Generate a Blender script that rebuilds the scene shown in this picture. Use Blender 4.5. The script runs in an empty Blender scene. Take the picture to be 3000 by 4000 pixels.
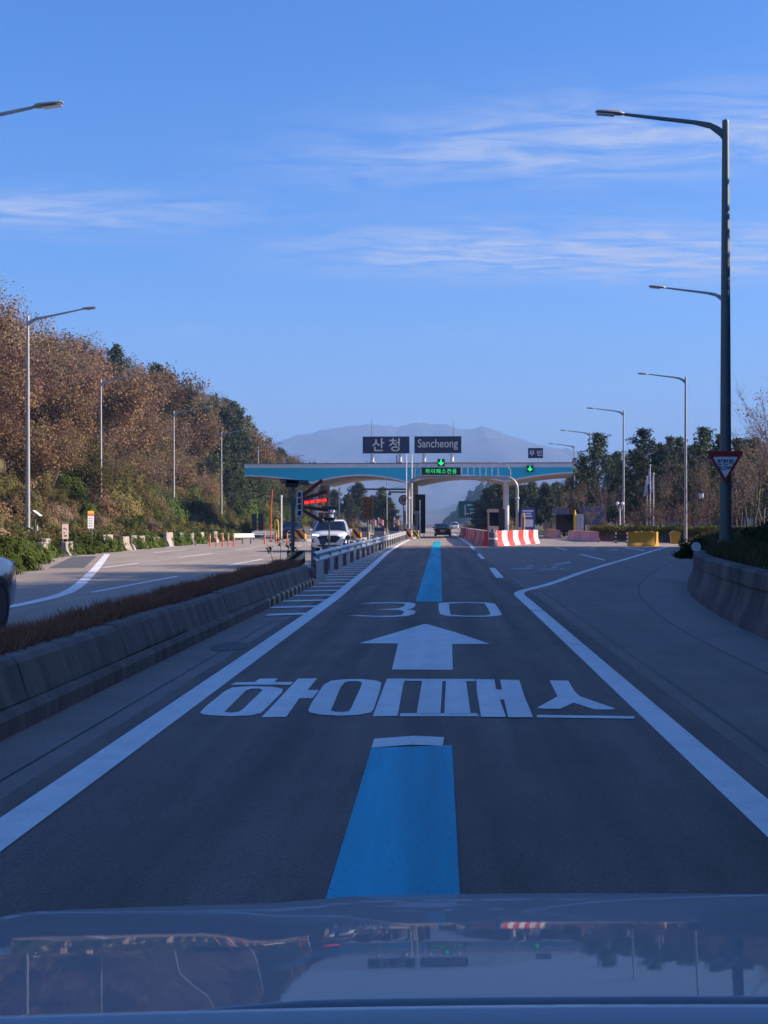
import bpy, math, random
import numpy as np
from mathutils import Vector, Matrix, noise
from mathutils.geometry import tessellate_polygon

S = bpy.context.scene
COL = S.collection
R = math.radians
random.seed(7)

# ------------------------------------------------------------------ camera
F_D = 3000.0                                   # focal length in pixels of a 1659-wide picture
cam = bpy.data.cameras.new('camera')
cam_o = bpy.data.objects.new('camera', cam)
COL.objects.link(cam_o)
S.camera = cam_o
cam.sensor_fit = 'HORIZONTAL'
cam.sensor_width = 36
cam.lens = 36 * F_D / 1659
cam.shift_x = -120.5 / 1659
cam.shift_y = 24 / 1659
cam.clip_start = 0.05
cam.clip_end = 30000
cam_o.location = (0, 0, 1.5)
cam_o.rotation_euler = (R(90), 0, 0)

# ------------------------------------------------------------------ world
HAZE_D = 3.0e-4                                # air density per metre
SUN_AZ, SUN_EL = R(84), R(26)                  # azimuth measured from +Y towards +X
w = bpy.data.worlds.new('World')
S.world = w
w.use_nodes = True
nt = w.node_tree
N, L = nt.nodes, nt.links
N.clear()


def nd(t, **k):
    n = N.new(t)
    for a, b in k.items():
        setattr(n, a, b)
    return n


def mth(op, a, b=None, c=None, clamp=False):
    n = nd('ShaderNodeMath', operation=op, use_clamp=clamp)
    for i, x in enumerate((a, b, c)):
        if x is None:
            continue
        if isinstance(x, (int, float)):
            n.inputs[i].default_value = x
        else:
            L.new(x, n.inputs[i])
    return n.outputs[0]


out = nd('ShaderNodeOutputWorld')
bg = nd('ShaderNodeBackground')
bg.inputs[1].default_value = 0.1
L.new(bg.outputs[0], out.inputs[0])
sky = nd('ShaderNodeTexSky', sky_type='NISHITA', sun_disc=False)
sky.sun_elevation = SUN_EL
sky.sun_rotation = SUN_AZ
sky.altitude = 300
sky.air_density = 1.0
sky.dust_density = 1.8
sky.ozone_density = 5.0
hs = nd('ShaderNodeHueSaturation')
hs.inputs['Saturation'].default_value = 1.25
hs.inputs['Value'].default_value = 1.0
L.new(sky.outputs[0], hs.inputs['Color'])
tint = nd('ShaderNodeMix', data_type='RGBA', blend_type='MULTIPLY')
tint.inputs[0].default_value = 1.0
tint.inputs[7].default_value = (0.85, 0.9, 1.13, 1)
L.new(hs.outputs[0], tint.inputs[6])
# thin streaks of high cloud, laid out on a flat layer far above
tc = nd('ShaderNodeTexCoord')
sp = nd('ShaderNodeSeparateXYZ')
L.new(tc.outputs['Generated'], sp.inputs[0])
zz = mth('MAXIMUM', sp.outputs[2], 0.03)
cpx = mth('DIVIDE', sp.outputs[0], zz)
cpy = mth('DIVIDE', sp.outputs[1], zz)
cv = nd('ShaderNodeCombineXYZ')
L.new(mth('MULTIPLY', cpx, 1.5), cv.inputs[0])
L.new(mth('MULTIPLY', cpy, 3.0), cv.inputs[1])
n1 = nd('ShaderNodeTexNoise')
n1.inputs['Scale'].default_value = 2.2
n1.inputs['Detail'].default_value = 7
n1.inputs['Roughness'].default_value = 0.62
n1.inputs['Distortion'].default_value = 0.6
L.new(cv.outputs[0], n1.inputs['Vector'])
cv2 = nd('ShaderNodeCombineXYZ')
L.new(mth('MULTIPLY', cpx, 0.55), cv2.inputs[0])
L.new(mth('ADD', mth('MULTIPLY', cpy, 1.0), 3.1), cv2.inputs[1])
n2 = nd('ShaderNodeTexNoise')
n2.inputs['Scale'].default_value = 0.9
n2.inputs['Detail'].default_value = 2
L.new(cv2.outputs[0], n2.inputs['Vector'])


def band(pos, slope, wid):
    t = mth('SUBTRACT', mth('ADD', cpy, mth('MULTIPLY', cpx, slope)), pos)
    t = mth('DIVIDE', t, wid)
    return mth('EXPONENT', mth('MULTIPLY', mth('MULTIPLY', t, t), -1.0))


right = mth('SMOOTHSTEP', cpx, -0.6, 0.5) if False else None
ramp_r = nd('ShaderNodeMapRange', interpolation_type='SMOOTHSTEP')
ramp_r.inputs[1].default_value = -1.1
ramp_r.inputs[2].default_value = 0.45
L.new(cpx, ramp_r.inputs[0])
ramp_l = nd('ShaderNodeMapRange', interpolation_type='SMOOTHSTEP')
ramp_l.inputs[1].default_value = -0.6
ramp_l.inputs[2].default_value = -1.3
L.new(cpx, ramp_l.inputs[0])
b1 = mth('MULTIPLY', band(5.15, 0.0, 0.5), ramp_r.outputs[0])
b2 = mth('MULTIPLY', mth('MULTIPLY', band(3.72, 0.2, 0.36), mth('POWER', ramp_r.outputs[0], 2.0)), 0.8)
b3 = mth('MULTIPLY', mth('MULTIPLY', band(4.45, 0.0, 0.30), ramp_l.outputs[0]), 0.55)
wide = nd('ShaderNodeMapRange', interpolation_type='SMOOTHSTEP')
wide.inputs[1].default_value = 0.52
wide.inputs[2].default_value = 0.8
wide.inputs[4].default_value = 0.30
L.new(n2.outputs[0], wide.inputs[0])
mask = mth('ADD', mth('ADD', b1, b2), mth('ADD', b3, wide.outputs[0]))
wisp = nd('ShaderNodeMapRange', interpolation_type='SMOOTHSTEP')
wisp.inputs[1].default_value = 0.30
wisp.inputs[2].default_value = 0.72
L.new(n1.outputs[0], wisp.inputs[0])
hfade = nd('ShaderNodeMapRange', interpolation_type='SMOOTHSTEP')
hfade.inputs[1].default_value = 0.06
hfade.inputs[2].default_value = 0.16
L.new(sp.outputs[2], hfade.inputs[0])
cf = mth('MULTIPLY', mth('MULTIPLY', mask, wisp.outputs[0]), hfade.outputs[0])
cf = mth('MULTIPLY', cf, 1.35, clamp=True)
cm = nd('ShaderNodeMix', data_type='RGBA')
L.new(cf, cm.inputs[0])
L.new(tint.outputs[2], cm.inputs[6])
cm.inputs[7].default_value = (2.7, 3.15, 4.5, 1)
L.new(cm.outputs[2], bg.inputs[0])

# ------------------------------------------------------------------ sun
sun = bpy.data.lights.new('sun', 'SUN')
sun.energy = 5.0
sun.angle = R(0.53)
sun.color = (1.0, 0.83, 0.64)
sun_o = bpy.data.objects.new('sun', sun)
COL.objects.link(sun_o)
sdir = Vector((math.sin(SUN_AZ) * math.cos(SUN_EL), math.cos(SUN_AZ) * math.cos(SUN_EL), math.sin(SUN_EL)))
sun_o.rotation_euler = sdir.to_track_quat('Z', 'Y').to_euler()

vs = S.view_settings
vs.view_transform = 'Standard'
vs.look = 'None'
vs.gamma = 1
vs.exposure = 1.0
vs.use_curve_mapping = False
S.cycles.use_denoising = True
S.cycles.max_bounces = 6
S.cycles.diffuse_bounces = 3
S.cycles.volume_bounces = 0
S.cycles.transparent_max_bounces = 12
S.cycles.sample_clamp_indirect = 6


# ------------------------------------------------------------------ helpers
def G(px, py):
    """a point of the flat road measured on the 3000 px photograph -> metres"""
    y = 8137.5 / (py - 2043.0)
    return ((px - 1718.0) / 5425.0 * y, y)


def lerp(tab, v):
    if v <= tab[0][0]:
        return tab[0][1]
    for (a, b), (c, d) in zip(tab, tab[1:]):
        if v <= c:
            return b + (d - b) * (v - a) / (c - a)
    return tab[-1][1]


def smooth(a, b, v):
    t = min(1, max(0, (v - a) / (b - a)))
    return t * t * (3 - 2 * t)


class MB:
    def __init__(s):
        s.v, s.f, s.m = [], [], []
        s.mi = 0

    def add(s, vs_, fs):
        o = len(s.v)
        s.v += [tuple(p) for p in vs_]
        for q in fs:
            s.f.append(tuple(i + o for i in q))
            s.m.append(s.mi)
        return s

    def box(s, c, d, rz=0, rx=0, ry=0):
        M = Matrix.Rotation(rz, 3, 'Z') @ Matrix.Rotation(ry, 3, 'Y') @ Matrix.Rotation(rx, 3, 'X')
        vs_ = []
        for z in (-.5, .5):
            for x, y in ((-.5, -.5), (.5, -.5), (.5, .5), (-.5, .5)):
                p = M @ Vector((x * d[0], y * d[1], z * d[2]))
                vs_.append((c[0] + p.x, c[1] + p.y, c[2] + p.z))
        return s.add(vs_, [(3, 2, 1, 0), (4, 5, 6, 7), (0, 1, 5, 4), (1, 2, 6, 5), (2, 3, 7, 6), (3, 0, 4, 7)])

    def b2(s, x0, x1, y0, y1, z0, z1):
        return s.box(((x0 + x1) / 2, (y0 + y1) / 2, (z0 + z1) / 2), (abs(x1 - x0), abs(y1 - y0), abs(z1 - z0)))

    def loft(s, rings, cap=True, closed=True):
        n = len(rings[0])
        vs_ = [p for r in rings for p in r]
        fs = []
        for i in range(len(rings) - 1):
            for j in range(n if closed else n - 1):
                k = (j + 1) % n
                fs.append((i * n + j, i * n + k, (i + 1) * n + k, (i + 1) * n + j))
        if cap and closed:
            fs.append(tuple(range(n - 1, -1, -1)))
            fs.append(tuple((len(rings) - 1) * n + j for j in range(n)))
        return s.add(vs_, fs)

    def tube(s, pts, rad, n=8, cap=True):
        pts = [Vector(p) for p in pts]
        if not isinstance(rad, (list, tuple)):
            rad = [rad] * len(pts)
        rings = []
        up = None
        for i, p in enumerate(pts):
            a = pts[max(0, i - 1)]
            b = pts[min(len(pts) - 1, i + 1)]
            t = (b - a).normalized()
            if up is None:
                up = Vector((0, 0, 1)) if abs(t.z) < .9 else Vector((1, 0, 0))
            x = t.cross(up).normalized()
            up = x.cross(t).normalized()
            rings.append([p + (x * math.cos(2 * math.pi * k / n) + up * math.sin(2 * math.pi * k / n)) * rad[i] for k in range(n)])
        return s.loft(rings, cap)

    def lathe(s, prof, n=16, c=(0, 0, 0), axis='Z'):
        rings = []
        for r, z in prof:
            ring = []
            for k in range(n):
                a = 2 * math.pi * k / n
                x, y = r * math.cos(a), r * math.sin(a)
                p = {'Z': (x, y, z), 'Y': (x, z, y), 'X': (z, x, y)}[axis]
                ring.append((c[0] + p[0], c[1] + p[1], c[2] + p[2]))
            rings.append(ring)
        return s.loft(rings)

    def prism(s, poly, a, b, plane='XY'):
        def P(u, v, t):
            return {'XY': (u, v, t), 'XZ': (u, t, v), 'YZ': (t, u, v)}[plane]
        n = len(poly)
        vs_ = [P(u, v, a) for u, v in poly] + [P(u, v, b) for u, v in poly]
        tris = tessellate_polygon([[Vector((u, v, 0)) for u, v in poly]])
        fs = [tuple(t) for t in tris] + [tuple(i + n for i in reversed(t)) for t in tris]
        fs += [(i, (i + 1) % n, n + (i + 1) % n, n + i) for i in range(n)]
        return s.add(vs_, fs)

    def sheet(s, loops, z):
        lp = [[Vector((u, v, z)) for u, v in q] for q in loops]
        flat = [p for q in lp for p in q]
        fs = []
        for t in tessellate_polygon(lp):
            a, b, c = (flat[i] for i in t)
            fs.append(tuple(t) if (b - a).cross(c - a).z > 0 else tuple(reversed(t)))
        return s.add(flat, fs)

    def build(s, name, mat, parent=None, sm=False, world=False, bev=0, sharp=35):
        vs_ = s.v
        if world and parent is not None:
            l = parent.location
            vs_ = [(p[0] - l.x, p[1] - l.y, p[2] - l.z) for p in vs_]
        me = bpy.data.meshes.new(name)
        me.from_pydata(vs_, [], s.f)
        mats = mat if isinstance(mat, (list, tuple)) else [mat]
        for m in mats:
            me.materials.append(m)
        if len(mats) > 1:
            me.polygons.foreach_set('material_index', s.m)
        me.update()
        import bmesh
        bm = bmesh.new()
        bm.from_mesh(me)
        bmesh.ops.recalc_face_normals(bm, faces=bm.faces)
        if name in FLAT:
            for f in bm.faces:
                if f.normal.z < 0:
                    f.normal_flip()
        bm.to_mesh(me)
        bm.free()
        if sm:
            me.polygons.foreach_set('use_smooth', [True] * len(me.polygons))
            me.set_sharp_from_angle(angle=R(sharp))
        o = bpy.data.objects.new(name, me)
        COL.objects.link(o)
        if parent is not None:
            o.parent = parent
        if bev:
            b = o.modifiers.new('bevel', 'BEVEL')
            b.width = bev
            b.segments = 2
            b.limit_method = 'ANGLE'
        return o


FLAT = set()


def tag(o, label=None, cat=None, group=None, kind=None):
    if label:
        o['label'] = label
    if cat:
        o['category'] = cat
    if group:
        o['group'] = group
    if kind:
        o['kind'] = kind
    return o


def thing(name, label, cat, loc=(0, 0, 0), rz=0, group=None):
    o = bpy.data.objects.new(name, None)
    o.empty_display_size = .2
    COL.objects.link(o)
    o.location = loc
    o.rotation_euler = (0, 0, rz)
    return tag(o, label, cat, group)


def copy_tree(o, parent=None, kids=None):
    c = o.copy()
    COL.objects.link(c)
    c.parent = parent
    for ch in list(o.children):
        copy_tree(ch, c)
    return c


def place(proto, used, loc, rz=0, sc=1, label=None, group=None):
    """first call moves the prototype itself, later calls copy it"""
    o = copy_tree(proto) if used[0] else proto
    used[0] = True
    o.location = loc
    o.rotation_euler = (0, 0, rz)
    o.scale = sc if isinstance(sc, tuple) else (sc, sc, sc)
    if label:
        o['label'] = label
    if group:
        o['group'] = group
    return o


# ------------------------------------------------------------------ materials
def pmat(name, c, c2=None, scale=4, rough=.7, metal=0, bump=0, bscale=None, coat=0, emit=None, es=1, spec=.5,
         detail=5, lo=.35, hi=.65, stretch=None, vary=0, grain=0, gscale=70, streak=0, wear=0, wearcol=(.1, .09, .08)):
    m = bpy.data.materials.new(name)
    m.use_nodes = True
    t = m.node_tree
    b = t.nodes['Principled BSDF']
    b.inputs['Base Color'].default_value = (*c, 1)
    b.inputs['Roughness'].default_value = rough
    b.inputs['Metallic'].default_value = metal
    b.inputs['Coat Weight'].default_value = coat
    b.inputs['Coat Roughness'].default_value = .04
    b.inputs['Specular IOR Level'].default_value = spec
    if emit:
        b.inputs['Emission Color'].default_value = (*emit, 1)
        b.inputs['Emission Strength'].default_value = es
    g = t.nodes.new('ShaderNodeTexCoord')
    vec = g.outputs['Object']
    if stretch:
        mp = t.nodes.new('ShaderNodeMapping')
        mp.inputs['Scale'].default_value = stretch
        t.links.new(vec, mp.inputs[0])
        vec = mp.outputs[0]
    if c2:
        nz = t.nodes.new('ShaderNodeTexNoise')
        nz.inputs['Scale'].default_value = scale
        nz.inputs['Detail'].default_value = detail
        nz.inputs['Roughness'].default_value = .65
        t.links.new(vec, nz.inputs['Vector'])
        mr = t.nodes.new('ShaderNodeMapRange')
        mr.inputs[1].default_value = lo
        mr.inputs[2].default_value = hi
        t.links.new(nz.outputs[0], mr.inputs[0])
        mx = t.nodes.new('ShaderNodeMix')
        mx.data_type = 'RGBA'
        mx.inputs[6].default_value = (*c, 1)
        mx.inputs[7].default_value = (*c2, 1)
        t.links.new(mr.outputs[0], mx.inputs[0])
        col = mx.outputs[2]
        for amp, sc_, st in ((grain, gscale, (1, 1, 1)), (streak, 1.0, (2.6, .07, 1))):
            if not amp:
                continue
            mp2 = t.nodes.new('ShaderNodeMapping')
            mp2.inputs['Scale'].default_value = st
            t.links.new(g.outputs['Object'], mp2.inputs[0])
            gn = t.nodes.new('ShaderNodeTexNoise')
            gn.inputs['Scale'].default_value = sc_
            gn.inputs['Detail'].default_value = 3
            t.links.new(mp2.outputs[0], gn.inputs['Vector'])
            gm = t.nodes.new('ShaderNodeMapRange')
            gm.inputs[1].default_value = .3
            gm.inputs[2].default_value = .7
            gm.inputs[3].default_value = 1 - amp
            gm.inputs[4].default_value = 1 + amp
            t.links.new(gn.outputs[0], gm.inputs[0])
            hh_ = t.nodes.new('ShaderNodeHueSaturation')
            t.links.new(gm.outputs[0], hh_.inputs['Value'])
            t.links.new(col, hh_.inputs['Color'])
            col = hh_.outputs[0]
        if wear:
            wn = t.nodes.new('ShaderNodeTexNoise')
            wn.inputs['Scale'].default_value = 9
            wn.inputs['Detail'].default_value = 9
            wn.inputs['Roughness'].default_value = .75
            t.links.new(g.outputs['Object'], wn.inputs['Vector'])
            wm = t.nodes.new('ShaderNodeMapRange')
            wm.inputs[1].default_value = 1 - wear
            wm.inputs[2].default_value = 1 - wear + .06
            wm.inputs[4].default_value = .75
            t.links.new(wn.outputs[0], wm.inputs[0])
            wx = t.nodes.new('ShaderNodeMix')
            wx.data_type = 'RGBA'
            t.links.new(wm.outputs[0], wx.inputs[0])
            t.links.new(col, wx.inputs[6])
            wx.inputs[7].default_value = (*wearcol, 1)
            col = wx.outputs[2]
        if vary:
            oi = t.nodes.new('ShaderNodeObjectInfo')
            h = t.nodes.new('ShaderNodeHueSaturation')
            mm = t.nodes.new('ShaderNodeMapRange')
            mm.inputs[3].default_value = 1 - vary
            mm.inputs[4].default_value = 1 + vary
            t.links.new(oi.outputs['Random'], mm.inputs[0])
            t.links.new(mm.outputs[0], h.inputs['Value'])
            t.links.new(col, h.inputs['Color'])
            col = h.outputs[0]
        t.links.new(col, b.inputs['Base Color'])
    if bump:
        bz = t.nodes.new('ShaderNodeTexNoise')
        bz.inputs['Scale'].default_value = bscale or scale * 6
        bz.inputs['Detail'].default_value = 4
        t.links.new(g.outputs['Object'], bz.inputs['Vector'])
        bu = t.nodes.new('ShaderNodeBump')
        bu.inputs['Strength'].default_value = bump
        bu.inputs['Distance'].default_value = .02
        t.links.new(bz.outputs[0], bu.inputs['Height'])
        t.links.new(bu.outputs[0], b.inputs['Normal'])
    return m


def leafmat(name, cols, trans=.25, vary=.38):
    """leaf colours picked per leaf from a ramp; a little light passes through"""
    m = bpy.data.materials.new(name)
    m.use_nodes = True
    t = m.node_tree
    t.nodes.clear()
    o = t.nodes.new('ShaderNodeOutputMaterial')
    at = t.nodes.new('ShaderNodeAttribute')
    at.attribute_name = 'rnd'
    cr = t.nodes.new('ShaderNodeValToRGB')
    el = cr.color_ramp.elements
    while len(el) < len(cols):
        el.new(.5)
    for i, c in enumerate(cols):
        el[i].position = i / (len(cols) - 1)
        el[i].color = (*c, 1)
    t.links.new(at.outputs['Fac'], cr.inputs[0])
    oi = t.nodes.new('ShaderNodeObjectInfo')
    h = t.nodes.new('ShaderNodeHueSaturation')
    mr = t.nodes.new('ShaderNodeMapRange')
    mr.inputs[3].default_value = 1 - vary
    mr.inputs[4].default_value = 1 + vary
    t.links.new(oi.outputs['Random'], mr.inputs[0])
    t.links.new(mr.outputs[0], h.inputs['Value'])
    t.links.new(cr.outputs[0], h.inputs['Color'])
    d = t.nodes.new('ShaderNodeBsdfDiffuse')
    tr = t.nodes.new('ShaderNodeBsdfTranslucent')
    mx = t.nodes.new('ShaderNodeMixShader')
    mx.inputs[0].default_value = trans
    for x in (d, tr):
        t.links.new(h.outputs[0], x.inputs[0])
    t.links.new(d.outputs[0], mx.inputs[1])
    t.links.new(tr.outputs[0], mx.inputs[2])
    t.links.new(mx.outputs[0], o.inputs[0])
    return m


def stripemat(name, a, b, freq, dirv, rough=.5):
    """flat painted hazard stripes along a direction in the object's own space"""
    m = bpy.data.materials.new(name)
    m.use_nodes = True
    t = m.node_tree
    bs = t.nodes['Principled BSDF']
    bs.inputs['Roughness'].default_value = rough
    g = t.nodes.new('ShaderNodeTexCoord')
    dp = t.nodes.new('ShaderNodeVectorMath')
    dp.operation = 'DOT_PRODUCT'
    dp.inputs[1].default_value = dirv
    t.links.new(g.outputs['Object'], dp.inputs[0])
    m1 = t.nodes.new('ShaderNodeMath')
    m1.operation = 'MULTIPLY'
    m1.inputs[1].default_value = freq
    t.links.new(dp.outputs['Value'], m1.inputs[0])
    m2 = t.nodes.new('ShaderNodeMath')
    m2.operation = 'FRACT'
    t.links.new(m1.outputs[0], m2.inputs[0])
    m3 = t.nodes.new('ShaderNodeMath')
    m3.operation = 'GREATER_THAN'
    m3.inputs[1].default_value = .5
    t.links.new(m2.outputs[0], m3.inputs[0])
    mx = t.nodes.new('ShaderNodeMix')
    mx.data_type = 'RGBA'
    mx.inputs[6].default_value = (*a, 1)
    mx.inputs[7].default_value = (*b, 1)
    t.links.new(m3.outputs[0], mx.inputs[0])
    t.links.new(mx.outputs[2], bs.inputs['Base Color'])
    return m


M = {}
M['road'] = pmat('worn_concrete_road', (.285, .232, .186), (.37, .306, .252), .35, .85, bump=.25, bscale=60, detail=8, stretch=(1.6, .35, 1), grain=.12, gscale=30, streak=.10)
M['asphalt'] = pmat('dark_asphalt', (.145, .096, .077), (.205, .140, .113), 1.1, .72, bump=.7, bscale=120, detail=9, stretch=(1.5, .5, 1), grain=.34, gscale=75, streak=.36)
M['asphalt_mid'] = pmat('grey_asphalt', (.235, .165, .134), (.30, .22, .182), .8, .75, bump=.6, bscale=110, detail=9, grain=.28, gscale=60, streak=.12)
M['apron'] = pmat('grey_concrete_apron', (.235, .178, .15), (.295, .23, .195), .7, .75, bump=.5, bscale=70, detail=9, grain=.25, gscale=50)
M['wallc'] = pmat('dark_stained_concrete', (.19, .15, .13), (.05, .04, .037), .8, .92, bump=.5, bscale=22, detail=10, stretch=(.9, .9, .55), lo=.38, hi=.62)
M['patch'] = pmat('asphalt_patch', (.085, .088, .09), (.12, .12, .12), 3, .9, bump=.3, bscale=90)
M['paint'] = pmat('white_road_paint', (.86, .83, .80), (.72, .69, .66), 2.4, .6, bump=.4, bscale=80, detail=9, lo=.42, hi=.75, grain=.10, gscale=60, streak=.10, wear=.345)
M['worn_paint'] = pmat('worn_road_paint', (.50, .50, .49), (.32, .31, .30), 6, .7, detail=9)
M['bluepaint'] = pmat('blue_road_paint', (.002, .36, .49), (.003, .42, .56), 1.6, .6, spec=.2, bump=.4, bscale=80, detail=8, stretch=(6, .4, 1), grain=.14, gscale=60, streak=.26, wear=.31, wearcol=(.02, .12, .2))
M['tar'] = pmat('tar_seam', (.02, .02, .021), None, rough=.6)
M['concrete'] = pmat('stained_concrete', (.25, .20, .168), (.085, .066, .054), 1.2, .9, bump=.4, bscale=25, detail=8, stretch=(1, 2.2, .35), lo=.38, hi=.72)
M['concrete_light'] = pmat('pale_concrete', (.40, .355, .31), (.22, .19, .16), 1.8, .9, bump=.3, bscale=25, detail=8)
M['soil'] = pmat('earth', (.13, .085, .055), (.075, .055, .035), 1.5, .95, bump=.6, bscale=12)
M['ground'] = pmat('bank_earth', (.115, .085, .05), (.06, .065, .03), .5, .95, bump=.6, bscale=4, detail=8)
M['kerbstripe'] = stripemat('black_yellow_kerb_paint', (.50, .38, .22), (.035, .030, .027), 1.25, (0, 1, 0), .7)
M['bumpstripe'] = stripemat('black_yellow_board', (.95, .66, .30), (.014, .014, .015), 4.4, (.62, 0, -.78))
M['bumpstripe2'] = stripemat('black_orange_bumper', (.75, .30, .05), (.02, .02, .022), 2.0, (.78, 0, .62))
M['bumpstripe3'] = stripemat('black_yellow_bumper', (.75, .52, .06), (.02, .02, .022), 3.5, (.7, .2, .6))
M['galv'] = pmat('galvanised_steel', (.56, .57, .58), (.46, .47, .48), 3, .42, metal=.55, detail=4)
M['postgrey'] = pmat('grey_post', (.16, .165, .175), (.12, .12, .13), 4, .5, metal=.3)
M['polegrey'] = pmat('grey_lamp_pole', (.36, .37, .37), (.31, .315, .32), 2, .45, metal=.35)
M['poledark'] = pmat('dark_lamp_pole', (.12, .155, .155), (.10, .125, .13), 2, .5, metal=.2)
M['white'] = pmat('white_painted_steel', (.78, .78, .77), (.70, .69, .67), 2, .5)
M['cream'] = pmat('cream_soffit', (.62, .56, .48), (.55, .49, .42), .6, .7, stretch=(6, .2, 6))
M['fascia_blue'] = pmat('turquoise_fascia', (.008, .50, .66), (.012, .54, .70), .25, .38)
M['navy'] = pmat('navy_sign', (.018, .03, .085), None, rough=.4)
M['silver_letter'] = pmat('grey_metal_letter', (.78, .71, .63), None, rough=.4)
M['white_letter'] = pmat('white_letter', (.78, .78, .78), None, rough=.5)
M['black'] = pmat('black_plastic', (.018, .018, .02), None, rough=.5)
M['blackled'] = pmat('black_display', (.008, .009, .009), None, rough=.35)
M['ledgreen'] = pmat('green_led', (.02, .3, .08), None, emit=(.02, .85, .2), es=.7)
M['ledred'] = pmat('red_led', (.5, .01, .01), None, emit=(1, .015, .02), es=1.7)
M['redbar'] = pmat('dark_red_bar', (.16, .018, .018), None, rough=.4)
M['red_plastic'] = pmat('red_plastic', (.62, .035, .035), (.52, .05, .045), 3, .45, vary=.12)
M['white_plastic'] = pmat('white_plastic', (.78, .77, .76), (.66, .64, .63), 3, .45, vary=.06)
M['pink_plastic'] = pmat('faded_pink_plastic', (.62, .26, .27), (.66, .40, .40), 2.2, .55, vary=.15, stretch=(1, 1, 3))
M['yellow_plastic'] = pmat('yellow_plastic', (.58, .34, .03), (.48, .27, .03), 3, .5)
M['orange_plastic'] = pmat('orange_plastic', (.72, .10, .03), (.6, .12, .05), 3, .5)
M['grey_plastic'] = pmat('grey_drum_plastic', (.20, .19, .24), (.16, .15, .18), 4, .6)
M['brown_sign'] = pmat('brown_sign_board', (.22, .095, .02), None, rough=.5)
M['brown_dark'] = pmat('dark_brown', (.06, .03, .012), None, rough=.6)
M['green_sign'] = pmat('green_road_sign', (.008, .13, .085), None, rough=.4)
M['blue_sign'] = pmat('blue_notice', (.06, .10, .36), None, rough=.45)
M['bluepic'] = pmat('blue_landscape_board', (.05, .12, .28), (.03, .05, .09), .9, .4, stretch=(.6, 1, 2.4))
M['sign_red'] = pmat('sign_red', (.34, .015, .02), None, rough=.45)
M['yellow'] = pmat('yellow_paint', (.80, .50, .03), None, rough=.45)
M['solar'] = pmat('solar_panel', (.02, .025, .05), None, rough=.25)
M['glass'] = pmat('dark_car_glass', (.012, .014, .017), None, rough=.06, spec=.8)
M['tyre'] = pmat('tyre_rubber', (.02, .02, .02), None, rough=.85)
M['rim'] = pmat('alloy_rim', (.45, .46, .47), None, rough=.3, metal=.8)
M['carwhite'] = pmat('white_car_paint', (.80, .80, .80), None, rough=.3, coat=1)
M['carblack'] = pmat('black_car_paint', (.012, .012, .015), None, rough=.28, coat=1)
M['cardark'] = pmat('dark_blue_car_paint', (.016, .02, .03), None, rough=.25, coat=1)
M['hoodgrey'] = pmat('grey_car_paint', (.235, .25, .275), (.225, .24, .265), 40, .5, coat=.42, spec=.08)
M['hoodgrey'].node_tree.nodes['Principled BSDF'].inputs['Coat Roughness'].default_value = .025
M['strip_sheen'] = pmat('painted_sky_reflection', (.42, .43, .44), None, rough=.35, coat=.5)  # pale tone paints in the sky reflection at the windscreen base
M['carsilver'] = pmat('silver_car_paint', (.40, .41, .43), None, rough=.3, metal=.45, coat=1)
M['lamp_on'] = pmat('headlight_on', (.9, .9, .9), None, emit=(.85, .92, 1), es=1.6)
M['lamp_glass'] = pmat('lamp_lens', (.62, .64, .66), None, rough=.12, coat=1)
M['taillamp'] = pmat('tail_lamp', (.22, .012, .014), None, rough=.2, coat=1)
M['bark'] = pmat('bark', (.15, .115, .09), (.085, .065, .05), 6, .95, bump=.5, bscale=20)
M['bark_pale'] = pmat('pale_twigs', (.20, .155, .135), (.12, .09, .078), 3, .95)
M['flagcloth'] = pmat('pale_flag_cloth', (.62, .62, .74), (.36, .36, .62), 2, .8)
M['roofgrey'] = pmat('grey_tiled_roof', (.22, .22, .24), (.16, .16, .17), 3, .7)
M['wallpale'] = pmat('pale_wall', (.55, .55, .55), (.48, .47, .46), 1, .8)
M['mountain'] = pmat('forested_mountain', (.055, .062, .05), (.10, .085, .07), .004, .95, detail=10)
M['hill'] = pmat('wooded_hill', (.032, .032, .024), (.06, .05, .038), .03, .95, bump=1, bscale=.25, detail=10)
M['leaf_russet'] = leafmat('russet_leaves', [(.115, .066, .042), (.18, .108, .066), (.25, .16, .092), (.33, .23, .13), (.145, .078, .053)])
M['leaf_red'] = leafmat('dull_red_leaves', [(.13, .064, .054), (.19, .097, .078), (.25, .145, .11), (.16, .095, .075)])
M['leaf_tan'] = leafmat('tan_leaves', [(.16, .11, .07), (.25, .18, .115), (.32, .24, .16), (.18, .115, .07)])
M['leaf_olive'] = leafmat('olive_leaves', [(.085, .08, .028), (.14, .125, .042), (.19, .15, .065), (.11, .115, .04)])
M['leaf_green'] = leafmat('green_leaves', [(.035, .062, .014), (.06, .095, .022), (.09, .12, .03), (.085, .075, .025)])
M['leaf_ever'] = leafmat('evergreen_leaves', [(.022, .04, .012), (.035, .058, .018), (.05, .07, .022)], trans=.12)
M['needle'] = leafmat('pine_needles', [(.05, .066, .036), (.085, .108, .054), (.125, .148, .074), (.10, .10, .058)], trans=.1)
M['leaf_hedge'] = leafmat('hedge_leaves', [(.06, .075, .018), (.11, .12, .028), (.15, .145, .04)])
M['grass_dead'] = leafmat('dead_grass', [(.26, .105, .062), (.34, .15, .09), (.42, .23, .14)])
M['grass_dull'] = leafmat('dull_grass', [(.05, .055, .022), (.085, .08, .034), (.12, .095, .05)])

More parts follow.
